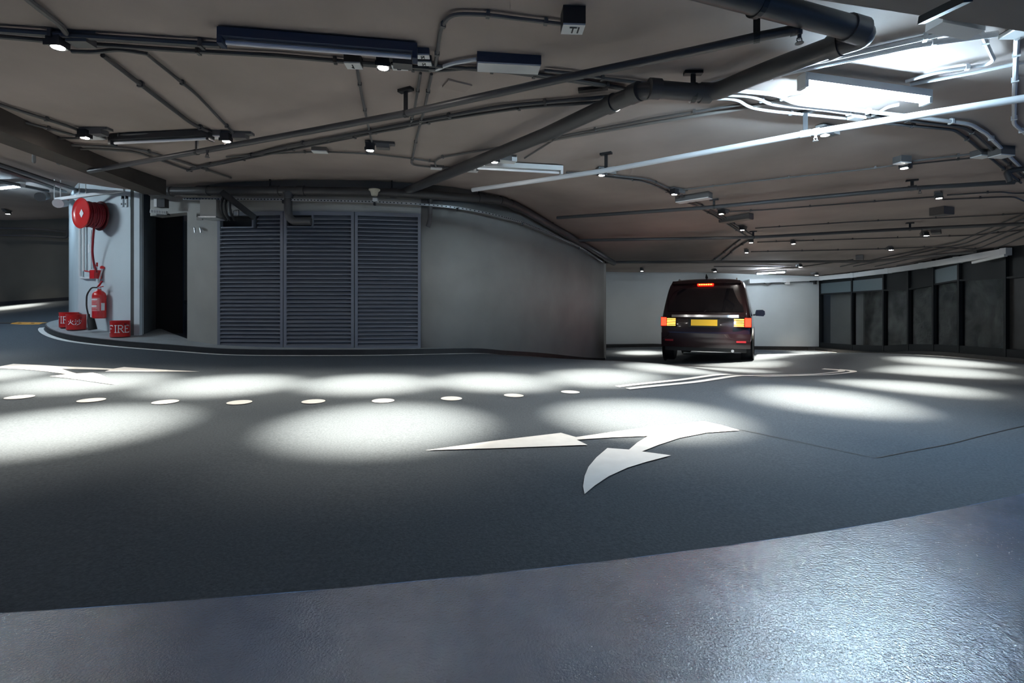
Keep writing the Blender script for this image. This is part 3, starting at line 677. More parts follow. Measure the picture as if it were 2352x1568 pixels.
bigpipe('large grey drain pipe zigzagging across the ceiling through two elbows', [(1440,-75),(1700,-5),(1962,66),(1990,84),(1925,103),(1760,163),(1642,212),(1590,212),(1490,203),(1408,237),(1250,310),(1100,370),(925,442)], 0.062, 0.155,
        couplings=[(1945,62,1978,71),(1905,111,1930,101),(1632,214,1608,213),(1490,203,1515,205),(1470,209,1450,218),(1412,235,1398,242)], hangers=[(1592,213),(1740,8)])
bigpipe('long dark sprinkler pipe crossing the whole ceiling', [(205,393),(500,340),(935,260),(1290,181),(1600,116),(1740,85),(1838,66)], 0.027, 0.20, couplings=[(1815,71,1838,66)], hangers=[(932,261),(1738,86),(452,349)], name='sprinkler_pipe', seg=14)
bigpipe('pale sprinkler pipe running past the bright tube to the core', [(2420,215),(2150,258),(1860,305),(1620,350),(1400,390),(1240,414),(1085,436)], 0.027, 0.20, m='conduit_white', couplings=[(1838,309,1862,305),(1868,304,1882,301),(1395,391,1412,388)], hangers=[(1850,307),(1392,392)], name='sprinkler_pipe', seg=14)
bigpipe('dark pipe over the car lane, first beyond the core', [(1280,500),(1620,477),(2100,432),(2330,418)], 0.03, 0.12, couplings=[(2085,433,2105,431)], hangers=[(1640,475),(2095,433)], name='sprinkler_pipe', seg=12)
bigpipe('dark pipe over the car lane, second beyond the core', [(1330,552),(1730,545),(2100,525),(2420,511)], 0.032, 0.13, hangers=[(1730,545),(2090,526)], name='sprinkler_pipe', seg=12)
bigpipe('dark pipe over the far bend under the conduit fan', [(1360,602),(1700,601),(2000,600),(2240,578)], 0.035, 0.14, name='sprinkler_pipe', seg=10)
bigpipe('thick pipe stub bending down at the end of the conduit bundle', [(2420,378,0.06),(2326,391,0.08),(2312,396,0.1),(2320,418,0.22)], 0.03, 0.08, name='pipe_stub', seg=12, rad=0.05)
def head(px, py, dz, label, m='steel'):
    p = pc(px, py, dz); t = empty('sprinkler', p-Vector((0,0,0.07)), label, 'sprinkler', 'sprinkler heads')
    MB().lathe([(0.016,0),(0.016,-0.02),(0.010,-0.022),(0.010,-0.045)], p, seg=12).build('stem', m, t)
    for s_ in (-1,1): MB().tube([p+Vector((s_*0.012,0,-0.04)), p+Vector((s_*0.014,0,-0.055)), p+Vector((0,0,-0.068))], 0.003, 6).build('yoke_arm', m, t)
    MB().lathe([(0.022,0),(0.022,0.003)], p-Vector((0,0,0.07)), seg=14).build('deflector', m, t)
head(1836, 70, 0.225, 'dark sprinkler head at the end of the long crossing pipe', 'pipe')
head(1873, 305, 0.225, 'white lit sprinkler head under the pale sprinkler pipe', 'conduit_white')
head(476, 345, 0.22, 'small sprinkler head below the long pipe near the unlit tube', 'pipe')
head(2113, 432, 0.14, 'tiny sprinkler head on the dark pipe near the far downlights', 'pipe')
head(2118, 524, 0.15, 'tiny sprinkler head on the second dark pipe', 'pipe')
TWIN = 'pair of conduits'
C = conduit
C('thick dark conduit entering at the left edge above the first downlight', [(-60,66),(200,84),(505,104)], 0.021, m='pipe')
C('dark conduit just below the thick one, joining the brightest downlight', [(-60,79),(160,98),(420,116),(640,128),(800,142),(1000,158)], 0.016, m='pipe')
C('conduit passing behind the N boxes toward the drain elbow', [(985,150),(1080,158),(1250,172),(1420,200),(1470,212)], 0.014, m='pipe')
C('conduit below it, passing under the battery unit to the elbow', [(800,146),(1000,163),(1090,155),(1270,180),(1450,207)], 0.013, m='pipe')
C('conduit beside the thick sprinkler crossing, uppermost of three', [(1250,162),(1310,168),(1400,182),(1500,193)], 0.013, m='pipe')
C('grey flexible lead sagging from the N box to the battery unit', [(985,158),(1000,160),(1035,146),(1095,136)], 0.014, m='conduit_white', clips=0)
C('curved conduit dropping in from the top left corner', [(40,-20),(140,58),(152,78),(178,98),(205,104)], 0.018)
C('bent grey conduit right of the first downlight', [(165,118),(215,120),(275,113),(340,124)], 0.014, m='pipe', clips=0)
C('slanting conduit from the first downlight, left of two', [(236,127),(440,284),(492,308)], 0.017, m='pipe')
C('slanting conduit from the first downlight, the one further right', [(334,122),(450,215),(548,318)], 0.012, m='pipe')
C('conduit at the left edge, upper of two reaching the dark downlight', [(-40,228),(158,290),(205,308)], 0.015, m='pipe')
C('conduit at the left edge, lower of two reaching the dark downlight', [(-40,258),(112,295),(185,314)], 0.013, m='pipe')
C('short horizontal conduit left of the dark downlight', [(40,319),(180,317)], 0.012, m='pipe')
C('long conduit under the unlit dark tube, upper of two', [(50,332),(130,331),(275,338),(330,345),(380,360),(470,388),(530,408)], 0.015)
C('long conduit under the unlit dark tube, lower of two', [(90,340),(230,342),(310,348),(370,368),(440,393)], 0.014)
C('thin conduit above the unlit dark tube', [(238,320),(280,309),(330,307),(485,306)], 0.011, clips=0.6)
C('curved grey hose loop by the downstand beam', [(78,372),(78,352),(92,338),(125,336)], 0.018, clips=0, rad=0.15)
C('thick grey pipe stub ending beside the hose loop', [(84,352),(160,367),(135,374)], 0.028, m='pipe', clips=0)
C('long slanting conduit parallel to the sprinkler pipe, upper of two', [(440,386),(540,366),(640,340),(935,284),(1150,244),(1420,220)], 0.016, m='pipe')
C('long slanting conduit parallel to the sprinkler pipe, lower of two', [(430,392),(600,357),(1000,277),(1200,247),(1440,230)], 0.014, m='pipe')
C('single conduit dropping from the box to the small downlight', [(820,158),(833,230),(848,300),(856,336)], 0.011, clips=0.5)
C('conduit from the N boxes turning left along the sprinkler pipe', [(966,168),(950,262),(940,292),(780,318),(640,343),(600,352)], 0.011, clips=0.6)
C('conduit from the N boxes running down to the short tube', [(991,170),(975,250),(958,310),(944,378),(985,383),(1085,388)], 0.012, clips=0.6)
C('looped conduit rising to the IT box', [(1000,152),(1012,66),(1034,32),(1110,33),(1180,42),(1295,56)], 0.012, clips=0.35)
C('thin cross conduit through the small flat box', [(520,360),(640,352),(735,348),(850,353),(940,363),(1000,372)], 0.010, clips=0.7)
C('thin conduit hooking up from the flat box along the ceiling rib', [(1002,384),(998,372),(1010,362),(1090,348),(1250,320),(1500,272),(1700,240)], 0.011, clips=0.9)
C('flat grey ceiling rib under the thin hooked conduit', [(1215,331),(1500,282),(1700,250),(1860,216)], 0.014, 0.016, m='soffit', clips=0)
C('thin curved conduit branching below the diagonal drain pipe', [(1310,290),(1282,315),(1205,363)], 0.010, clips=0)
C('white lit conduit stepping down past the elbow to the white box', [(1500,220),(1600,227),(1690,226),(1722,247),(1770,255),(1950,272)], 0.013, m='conduit_white')
C('white lit conduit with a double bend, middle of three', [(1640,217),(1730,221),(1770,240),(1890,252),(2000,268)], 0.013, m='conduit_white')
C('white lit conduit with a double bend, uppermost of three', [(1690,208),(1785,217),(1822,237),(1940,250),(2100,268),(2230,285),(2265,306),(2380,420)], 0.016, m='conduit_white')
C('white lit conduit rising from the white box to the lit tube', [(1985,268),(2010,263),(2040,245),(2065,240)], 0.013, m='conduit_white', clips=0)
C('bent conduit of the right hand bundle, middle', [(1990,264),(2150,285),(2210,291),(2240,308),(2352,408)], 0.014, m='pipe')
C('bent conduit of the right hand bundle, lowest', [(2000,280),(2130,292),(2192,298),(2220,318),(2345,420)], 0.014, m='pipe')
C('upper white conduit beside the lit tube running to the emergency light', [(1600,200),(1740,166),(1840,150),(2080,96),(2180,74)], 0.017, m='conduit_white')
C('lower white conduit beside the lit tube running to the emergency light', [(1620,205),(1850,158),(2100,104),(2290,78)], 0.019, m='conduit_white')
C('short white conduit elbow under the emergency light', [(2250,62),(2262,92),(2283,138),(2268,148),(2150,166),(2080,187)], 0.012, m='conduit_white', clips=0.5)
C('white ribbed edge strip beside the lit tube', [(2090,194),(2240,166),(2420,128)], 0.013, m='conduit_white', clips=0)
C('white conduit dropping at the right edge', [(2336,88),(2330,215),(2329,285),(2400,345)], 0.015, m='conduit_white', clips=0.5)
C('thin conduit carrying the lone glowing downlight', [(1560,437),(1740,415),(1985,389),(2072,377)], 0.010)
C('thin conduit from the lone downlight to the bundle, upper', [(2080,372),(2150,363),(2245,352)], 0.011)
C('thin conduit from the lone downlight to the bundle, lower', [(2085,378),(2200,366),(2260,360)], 0.010)
C('slanting conduit past the red lit box, left of three', [(1385,404),(1470,414),(1510,428),(1640,495),(1720,546)], 0.014, m='pipe')
C('slanting conduit past the red lit box, middle of three', [(1300,396),(1400,402),(1490,412),(1530,430),(1660,497),(1735,545)], 0.012, m='pipe')
C('slanting pale conduit past the red lit box, right of three', [(1630,484),(1660,502),(1706,534)], 0.012, m='conduit')
C('thin cross conduit through the upper dark downlight', [(1660,487),(1752,482),(1950,467),(2145,452)], 0.012, m='pipe')
C('thin cross conduit right of the upper dark downlight', [(2175,448),(2300,440),(2325,444),(2420,442)], 0.012, m='pipe')
C('thin cross conduit looping to the right edge', [(2165,458),(2300,452),(2330,452),(2420,492)], 0.012, m='pipe')
C('thin cross conduit through the square grey box', [(1735,524),(1950,510),(2160,500),(2290,494),(2420,486)], 0.011, m='pipe')
C('thin cross conduit through the slanted battery box', [(1740,556),(1950,549),(2120,544),(2240,540),(2300,533),(2420,522)], 0.012, m='pipe')
C('thin cross conduit through the farthest downlights', [(1725,578),(1880,575),(2040,571),(2130,567),(2240,571)], 0.013, m='pipe')
C('far thin conduit above the lit far tube', [(1640,612),(1760,612),(1830,614),(1960,596)], 0.014, m='pipe', clips=0)
C('slanting far conduit from the crossing to the car roof, left', [(1700,550),(1650,590),(1630,602)], 0.018, m='pipe')
C('slanting far conduit from the crossing to the car roof, right', [(1722,550),(1690,570),(1655,600)], 0.018, m='pipe')
for k, (a, m1, b) in enumerate((((2420,462),(2200,556),(1930,612)), ((2420,474),(2215,560),(1960,612)), ((2420,488),(2240,562),(2010,612)), ((2420,500),(2250,570),(2060,610)), ((2420,514),(2270,578),(2100,605)))):
    C(('first', 'second', 'third', 'fourth', 'fifth')[k]+' conduit of the fan spreading to the right edge, counted from the top', [a, m1, b], 0.013, m='pipe', clips=0, group='fan of far conduits')
# pipes along the core
def wpath(lst): return [pd(*q) for q in lst]
pts = fillet(wpath([(345,440,7.75),(480,438,7.55),(650,438,7.45),(860,441,7.5),(980,447,7.65),(1150,460,8.4),(1195,478,8.8),(1280,527,10.0),(1390,592,11.8),(1410,604,12.2)]), 0.2, 6)
dp = tag(MB().tube(pts, 0.068, 18).build('drain_pipe', 'pipe', smooth=True), 'grey drain pipe following the top of the core wall', 'pipe')
for a, b in (((370,440,7.7),(395,440,7.67)),((455,438,7.58),(480,438,7.55)),((622,438,7.46),(642,438,7.45)),((684,438.5,7.45),(700,438.5,7.45)),((896,443,7.55),(912,444,7.57)),((1098,455,8.15),(1112,456.5,8.22)),((1148,460,8.4),(1160,464,8.5)),((1172,468,8.6),(1190,477,8.78))):
    MB().tube(wpath([a, b]), 0.079, 18).build('coupling', 'pipe', dp, smooth=True)
for q in ((620,438,7.46),(900,443,7.55),(1100,455,8.16),(1270,522,9.9)):
    p = pd(*q); zt = cz(p.x, p.y); MB().box((p.x, p.y, (p.z+zt)/2+0.03), (0.02,0.02,max(0.05, zt-p.z))).build('hanger', 'black', dp)
pts = fillet(wpath([(662,440,7.44),(662,470,7.44),(662,495,7.44),(672,508,7.44),(715,508,7.46)]), 0.1, 6)
MB().tube(pts, 0.06, 16).build('branch', 'pipe', dp, smooth=True)
MB().tube(wpath([(662,443,7.44),(662,456,7.44)]), [0.085,0.068], 16).build('tee', 'pipe', dp, smooth=True)
o = MB().tube(fillet(wpath([(988,452,7.72),(988,505,7.72),(983,520,7.76)]), 0.05), 0.038, 14).build('pipe_stub', 'pipe', smooth=True); tag(o, 'short grey pipe stub turning into the curved wall', 'pipe')
# galvanised cable tray along the wall head
TY = [(420,456,7.55),(520,457,7.45),(650,458,7.42),(780,461,7.44),(860,463,7.48),(960,468,7.58),(1050,476,7.8),(1130,491,8.2),(1200,510,8.85),(1260,534,9.6),(1330,566,10.65),(1385,602,11.75)]
tr = wpath(TY); t0 = empty('cable_tray', tr[3], 'shiny perforated cable tray curving along the top of the core wall', 'cable tray')
tr2 = [Vector(q) for q in tr]
fine = fillet(tr, 0.3, 4); nn = [Vector((0,-1,0))]*len(fine)
MB().strip([p+Vector((0,0.0,0.0)) for p in fine], [p+Vector((0.0,0.10,0.0)) for p in fine]).build('tray_bed', 'steel', t0, fix=False)
MB().strip([p-Vector((0,0,0.016)) for p in fine], [p+Vector((0,0,0.016)) for p in fine]).build('tray_side', 'steel', t0, fix=False)
mb = MB()
for i in range(len(fine)-1):
    a, b = fine[i], fine[i+1]; k = max(1, int((b-a).length/0.05))
    for j in range(k):
        p = a.lerp(b, (j+0.5)/k); mb.box(p+Vector((0,-0.003,0)), (0.022,0.006,0.012), Matrix.Rotation(math.atan2((b-a).y,(b-a).x),3,'Z'))
o = mb.build('perforation', 'void', t0); o['kind'] = 'stuff'
for q in TY[2:-1:2]:
    p = pd(*q); MB().box(p+Vector((0,0.02,-0.03)), (0.03,0.05,0.05)).build('bracket', 'black', t0)
# alarm sounder, PA box, cable drops
p = pd(860, 440, 7.3); t = empty('sounder', p-Vector((0,0,.06)), 'cream cone shaped sounder hanging in front of the drain pipe', 'sounder')
MB().lathe([(0.045,-0.06),(0.06,0.0),(0.085,0.02),(0.085,0.035)], p, seg=20).build('horn', 'cream', t, smooth=True); MB().box(p+Vector((0,0.05,-0.11)), (0.07,0.05,0.05)).build('backbox', 'white', t)
p = pd(459, 497, 7.55); t = empty('lettered_box', p, 'small grey plate lettered PA on the pillar beside the doorway', 'sign')
MB().box(p, (0.085,0.03,0.11)).build('plate', 'core', t); strokes(('PA', 1), p+Vector((0,-0.018,0.01)), Vector((1,0,0)), Vector((0,0,1)), 0.04, t)
MB().tube([p+Vector((0.03,0,0.05)), p+Vector((0.03,0,0.11))], 0.006, 8).build('stem', 'steel', t)
p = pd(492, 482, 7.35); t = empty('duct_stub', p-Vector((0,0,0.15)), 'dull grey duct stub over the pillar and first louvre', 'duct')
MB().box(p, (0.24,0.3,0.26)).build('duct', 'core', t); MB().box(p+Vector((0,-0.02,-0.135)), (0.26,0.3,0.02)).build('flange', 'steel', t)
for k, x in enumerate((510, 519, 530)):
    o = MB().tube(fillet(wpath([(x+3,452,7.25),(x-3,470,7.2),(x,490,7.22),(x+9,505,7.4)]), 0.08), 0.018, 10).build('cable_drop', 'rubber', smooth=True)
    tag(o, ('left', 'middle', 'right')[k]+' of three black cables curving down past the duct stub', 'cable', 'cables by the duct stub')
o = MB().bar(pd(508,440,7.1), pd(585,500,7.4), 0.05, 0.08).build('cable_channel', 'rubber'); tag(o, 'black slanting cable channel crossing in front of the louvre top', 'cable channel')
p = pd(541, 489, 7.4); o = MB(); 
for dx, dz_, sx, sz in ((0,0.04,0.1,0.014),(0,-0.04,0.1,0.014),(-0.043,0,0.014,0.09),(0.043,0,0.014,0.09)): o.box(p+Vector((dx,0,dz_)), (sx,0.03,sz))
tag(o.build('square_channel', 'steel'), 'open square steel channel end above the first louvre', 'channel')
for x in (446, 459):
    o = MB().tube([pd(x,522,7.85), pd(x+1,524,7.78), pd(x+2,534,7.78)], 0.012, 8).build('wall_hook', 'steel'); tag(o, ('left' if x == 446 else 'right')+' of two small metal hooks on the pillar', 'hook', 'hooks on the pillar')
# bulkhead lamp, transformer and camera over the doorway
p = pd(365, 487, 7.95); t = empty('bulkhead_fitting', p-Vector((0,0,.04)), 'white ribbed strip fitting on the lintel over the doorway', 'fitting')
MB().box(p, (0.26,0.05,0.055), Matrix.Rotation(0.1,3,'Y')).build('strip', 'white', t); MB().box(p+Vector((0.05,0.03,-0.035)), (0.2,0.04,0.025)).build('tray', 'black', t)
for k in range(9): MB().box(p+Vector((-0.11+k*0.027,-0.027,0.011-k*0.0027)), (0.008,0.006,0.045)).build('rib', 'conduit', t)
p = pd(374, 467, 7.9); t = empty('transformer_box', p-Vector((0,0,0.07)), 'black box with pale front plate above the ribbed strip', 'box')
MB().box(p, (0.13,0.1,0.14)).build('case', 'black', t); MB().box(p+Vector((-0.09,0,0.0)), (0.05,0.09,0.13)).build('side_plate', 'white', t)

# ------------------------------------------------------------------ fire point on the left wall
AV, BV = Vector((*A,0)), Vector((*B,0)); we = (BV-AV).normalized(); wn = Vector((we.y, -we.x, 0))
def pw(px, py, off=0.0):
    u = Vector(((px-CX0)/FPX, 1, (HOR-py)/FPX)); o_ = Vector((0,0,CZ)); t = ((AV+wn*off)-o_).dot(wn)/u.dot(wn); return o_+u*t
t = empty('hose_reel', pw(213, 545, 0.1), 'red fire hose reel with white diamond sticker mounted high on the pale wall', 'hose reel')
c0 = pw(189, 490, 0.36); c0r = c0
def reel(off): 
    return c0 + wn*(off-0.36)
MB().lathe([(0.03,0.0),(0.20,0.0),(0.235,0.012),(0.255,0.03),(0.262,0.022),(0.24,-0.004),(0.2,-0.016),(0.03,-0.016)], reel(0.36), wn, 40).build('front_disc', 'red', t, smooth=True)
MB().lathe([(0.03,0.0),(0.255,0.0),(0.26,0.01),(0.255,0.02),(0.03,0.02)], reel(0.09), wn, 40).build('back_disc', 'drum', t, smooth=True)
MB().lathe([(0.14,0.0),(0.14,0.25)], reel(0.105), wn, 28).build('drum', 'drum', t, smooth=True)
for k in range(7):
    for rr in (0.165, 0.2):
        pts = [reel(0.13+0.032*k) + (we*math.cos(a)+Vector((0,0,1))*math.sin(a))*(rr+0.006*((k*7)%3)) for a in [2*math.pi*j/28 for j in range(29)]]
        MB().tube(pts, 0.017, 7, cap=False).build('hose_coil', 'hose', t, smooth=True)
MB().tube([reel(0.0), reel(0.1)], 0.04, 14).build('spindle', 'black', t, smooth=True)
ex = we; ez = Vector((0,0,1)); cc = reel(0.366)+ex*0.0
MB().prism([cc+ex*0.0+ez*0.075-ex*0.01, cc+ex*0.055-ez*0.0, cc-ex*0.01-ez*0.075, cc-ex*0.07], wn*0.003).build('diamond_sticker', 'paint', t)
MB().tube([reel(0.0)+ez*0.0, reel(0.0)-wn*0.0-ez*0.03], 0.06, 14).build('wall_flange', 'black', t, smooth=True)
hp = [reel(0.27)+we*0.21, pw(218,500,0.28), pw(214,545,0.2), pw(212,580,0.15), pw(216,608,0.12), pw(222,626,0.1)]
MB().tube(fillet(hp, 0.1), 0.017, 10).build('hanging_hose', 'hose', t, smooth=True)
p = pw(220, 630, 0.08); tb = empty('nozzle_box', p-Vector((0,0,0.08)), 'small dark red nozzle box under the hose reel', 'box')
Rw = Matrix((we, -wn, ez)).transposed()
MB().box(p, (0.13,0.11,0.15), Rw).build('case', 'red', tb); MB().box(p-we*0.09, (0.05,0.08,0.15), Rw).build('guide_frame', 'hose', tb)
MB().tube([p+ez*0.16-we*0.04, p+ez*0.17+we*0.03], 0.01, 8).build('valve_bar', 'red', tb); MB().tube([p+ez*0.14+we*0.04, p+ez*0.21+we*0.04], 0.014, 8).build('valve', 'red', tb); MB().tube([p+ez*0.08+we*0.035, p+ez*0.15+we*0.04], 0.008, 8).build('valve_stem', 'steel', tb)
for k, (x, y1, lb) in enumerate(((184, 638, 'outermost grey riser pipe at the corner of the fire wall, turning to the nozzle box'), (192, 622, 'inner grey riser pipe behind the hose reel'))):
    pts = [pw(x, 470, 0.05), pw(x, y1, 0.05)] + ([pw(212, 638.5, 0.05)] if k == 0 else [])
    o = MB().tube(fillet(pts, 0.06), 0.022, 10).build('riser_pipe', 'conduit_white', smooth=True); tag(o, lb, 'pipe', 'riser pipes on the fire wall')
o = MB().tube([pw(209,528,0.03), pw(209,618,0.03)], 0.014, 8).build('riser_pipe', 'conduit_white', smooth=True); tag(o, 'thin grey riser pipe running beside the hanging hose', 'pipe', 'riser pipes on the fire wall')
o = MB().tube([pw(195,622,0.06), pw(206,624,0.06)], 0.012, 8).build('stop_valve', 'red', smooth=True); tag(o, 'tiny red stop valve between the riser pipes', 'valve')
o = MB().box(pw(204.5,571,0.012), (0.055,0.012,0.15), Rw).build('wall_notice', 'paint'); tag(o, 'small white notice stuck on the pale wall below the reel', 'sign')
for k, x in enumerate((282, 291)):
    p = pw(x, 466, 0.05); t = empty('tag_plate', p-Vector((0,0,0.06)), ('left' if k == 0 else 'right')+' of two small plates lettered N high on the pale wall', 'sign', 'N plates on the pale wall')
    MB().box(p, (0.05,0.03,0.14), Rw).build('plate', 'fire_wall', t); MB().box(p+ez*0.09, (0.02,0.04,0.06), Rw).build('clip', 'black', t); strokes(('N', 1), p+wn*0.018-ez*0.02, we, ez, 0.03, t)
# extinguisher
pb = pw(228, 731, 0.13); t = empty('fire_extinguisher', pb, 'red fire extinguisher with black hose and horn hung on the pale wall', 'extinguisher')
MB().lathe([(0.085,0),(0.098,0.012),(0.1,0.03),(0.1,0.40),(0.09,0.44),(0.06,0.475),(0.03,0.495),(0.026,0.53)], pb, seg=28).build('cylinder', 'red', t, smooth=True)
MB().lathe([(0.028,0.5),(0.028,0.545)], pb, seg=14).build('valve', 'steel', t, smooth=True)
hd = pb+Vector((0,0,0.54))
MB().bar(hd-we*0.03, hd+we*0.11+Vector((0,0,0.02)), 0.025, 0.012).build('carry_handle', 'red', t)
MB().bar(hd-we*0.01+ez*0.03, hd+we*0.08+ez*0.11, 0.025, 0.012).build('lever', 'red', t)
MB().bar(hd-we*0.07+ez*0.0, hd+we*0.08+ez*0.10, 0.022, 0.012).build('handle_guard', 'hose', t)
vv = Vector((pb.x, pb.y, 0)).normalized(); lf = Vector((-vv.y, vv.x, 0))
hs = [hd+lf*0.03, hd+lf*0.10-ez*0.0, hd+lf*0.165-ez*0.12, hd+lf*0.17-ez*0.33, hd+lf*0.14-ez*0.5]
MB().tube(fillet(hs, 0.12, 8), 0.012, 10).build('hose', 'rubber', t, smooth=True)
h0_ = hs[-1]; h1_ = hd+lf*0.085-ez*0.735
MB().tube([h0_+ez*0.04, h0_-ez*0.02, h0_*0.5+h1_*0.5+ez*0.06, h1_], [0.017,0.02,0.055,0.062], 18).build('discharge_horn', 'rubber', t, smooth=True)
def wrap(c, r, a0, a1, z0, z1, name, m, parent, n=8):
    ang0 = math.atan2(wn.y, wn.x); P0, P1 = [], []
    for k in range(n+1):
        a = ang0+a0+(a1-a0)*k/n; v = Vector((math.cos(a), math.sin(a), 0))*r; P0.append(c+v+Vector((0,0,z0))); P1.append(c+v+Vector((0,0,z1)))
    return MB().strip(P0, P1).build(name, m, parent, fix=False)
wrap(pb, 0.1015, -0.55, 1.15, 0.13, 0.36, 'print_label', 'label_pink', t)
for k, (z, h) in enumerate(((0.32,0.02),(0.285,0.007),(0.265,0.007),(0.245,0.007),(0.20,0.03),(0.165,0.008),(0.15,0.008))):
    wrap(pb, 0.1022, -0.35, 0.85-0.12*(k%3), z, z+h, 'print_line', 'paint' if k in (0,4) else 'red', t)
wrap(pb, 0.1015, 1.35, 1.9, 0.14, 0.27, 'white_tag', 'paint', t)
p = pw(235, 617, 0.03); t = empty('extinguisher_hook', p-Vector((0,0,.25)), 'thin twin rod hook holding the extinguisher on the wall', 'hook')
for s_ in (-1, 1): MB().tube([p+we*0.012*s_, p+we*0.012*s_-ez*0.26+wn*0.06], 0.005, 6).build('rod', 'steel', t)
MB().lathe([(0.03,0),(0.035,0.03),(0.02,0.05)], p, seg=12).build('hook_head', 'red', t)
# sand buckets
KAN_HUO = [[(-.05,.95),(-.05,.6),(-.2,.3),(-.45,.05)], [(-.05,.55),(.15,.25),(.42,.05)], [(-.38,.72),(-.3,.5)], [(.32,.76),(.18,.52)]]
KAN_SHA = [[(-.42,.9),(-.32,.8)], [(-.46,.62),(-.36,.52)], [(-.46,.05),(-.28,.36)], [(.08,.98),(.08,.42)], [(-.12,.78),(-.2,.52)], [(.26,.8),(.38,.6)], [(.32,.45),(.1,.18),(-.25,.02)]]
SER = {'F': [[(0,0),(0,1),(.55,1)],[(0,.52),(.42,.52)],[(-.14,0),(.14,0)],[(.55,1),(.55,.85)]], 'I': [[(.2,0),(.2,1)],[(.06,0),(.34,0)],[(.06,1),(.34,1)]],
       'R': [[(.05,0),(.05,1),(.4,1),(.52,.85),(.52,.68),(.4,.53),(.05,.53)],[(.28,.53),(.6,0),(.7,0)],[(-.08,0),(.2,0)],[(-.06,1),(.05,1)]], 'E': [[(.55,.15),(.55,0),(0,0),(0,1),(.52,1),(.52,.85)],[(0,.53),(.38,.53)],[(-.1,0),(0,0)],[(-.1,1),(0,1)]]}
def on_cyl(strk, c, r, ang, zc, size, wd, parent, m='paint', nm='lettering'):
    mb = MB()
    for pl in strk:
        for (x1, y1), (x2, y2) in zip(pl[:-1], pl[1:]):
            L = math.hypot(x2-x1, y2-y1); dx, dy = ((x2-x1)/L, (y2-y1)/L) if L else (1, 0); n = max(2, int(L*6)+1); P0, P1 = [], []
            for k in range(n+1):
                t_ = -0.06+(1.12)*k/n if False else k/n
                x, y = x1+(x2-x1)*t_, y1+(y2-y1)*t_
                for lst, s_ in ((P0, -1), (P1, 1)):
                    xx, yy = x-dy*wd*s_, y+dx*wd*s_; a = ang+xx*size/r
                    lst.append(c+Vector((math.cos(a)*r, math.sin(a)*r, zc+(yy-0.5)*size)))
            mb.strip(P0, P1)
    return mb.build(nm, m, parent, fix=False)
def bucket(px, py, off, label, spec):
    q = pf(px, py, KH+0.004); base = Vector((q.x, q.y, q.z)); t = empty('sand_bucket', base, label, 'bucket', 'red fire sand buckets')
    R_ = 0.138; H_ = 0.27
    MB().lathe([(0.02,0),(R_-0.006,0),(R_,0.01),(R_,H_-0.008),(R_+0.004,H_),(R_-0.008,H_),(R_-0.012,H_-0.03),(0.02,H_-0.04)], base, seg=36).build('pail', 'red', t, smooth=True)
    MB().lathe([(R_+0.001,0),(R_+0.006,0.004),(R_+0.001,0.008)], base+ez*(H_-0.012), seg=36).build('rim', 'red', t, smooth=True)
    for s_ in (-1, 1):
        MB().box(base+we*s_*(R_+0.004)+ez*(H_-0.06), (0.012,0.03,0.035), Rw).build('handle_lug', 'hose', t)
    cam_a = math.atan2(-base.y, -base.x)
    for strk, da, sz, wd in spec: on_cyl(strk, base, R_+0.002, cam_a+da, H_*0.5, sz, wd, t)
    return t
def word(s_):
    out, x0 = [], 0
    adv = {'F': .75, 'I': .5, 'R': .85, 'E': .8}
    W = sum(adv[c] for c in s_)
    for c in s_:
        out += [[(x+x0-W/2+.1, y) for x, y in pl] for pl in SER[c]]; x0 += adv[c]
    return out
fire = word('FIRE')
bucket(276, 773, 0.20, 'red sand bucket lettered FIRE standing by itself near the pale wall end', [(fire, -0.12, 0.115, 0.055)])
bucket(175, 756.5, 0.28, 'red sand bucket with white Chinese characters, front one of the pair', [(KAN_HUO, -0.52, 0.10, 0.05), (KAN_SHA, 0.22, 0.105, 0.05)])
bucket(158.5, 751.0, 0.42, 'red sand bucket partly hidden behind the one with Chinese characters', [(fire, -0.50, 0.115, 0.055)])
# strut trapeze with rods, dome camera and pipe ends above the reel
a, b = pd(128, 458, 8.3), pd(285, 437, 8.4); t = empty('strut_trapeze', (a+b)/2, 'pale hanging strut on thin rods above the hose reel', 'strut')
MB().bar(a, b, 0.04, 0.05).build('strut', 'conduit_white', t)
for q in ((125,458,8.3),(139,456,8.3),(182,450,8.33),(197,448,8.34)):
    p = pd(*q); MB().tube([p, Vector((p.x, p.y, cz(p.x,p.y)))], 0.008, 6).build('rod', 'conduit_white', t)
o = MB().tube([pd(133,467,8.2), pd(148,466,9.6)], 0.075, 16).build('pipe_end', 'conduit_white', smooth=True); tag(o, 'pale capped pipe end hanging under the strut', 'pipe')
o = MB().tube([pd(92,452,9.2), pd(105,450,11)], 0.085, 16).build('pipe_end', 'pipe', smooth=True); tag(o, 'darker capped pipe end left of the strut', 'pipe')
# cable ladder beyond the downstand beam
for k, (p0, p1) in enumerate((((-20,372),(190,440)), ((-20,382),(150,440)), ((-20,412),(110,438)))):
    o = conduit(('upper', 'middle', 'lower')[k]+' dark cable run beyond the downstand beam', [p0, p1], 0.03, 0.1, m='pipe', clips=0, group='cable runs beyond the beam')
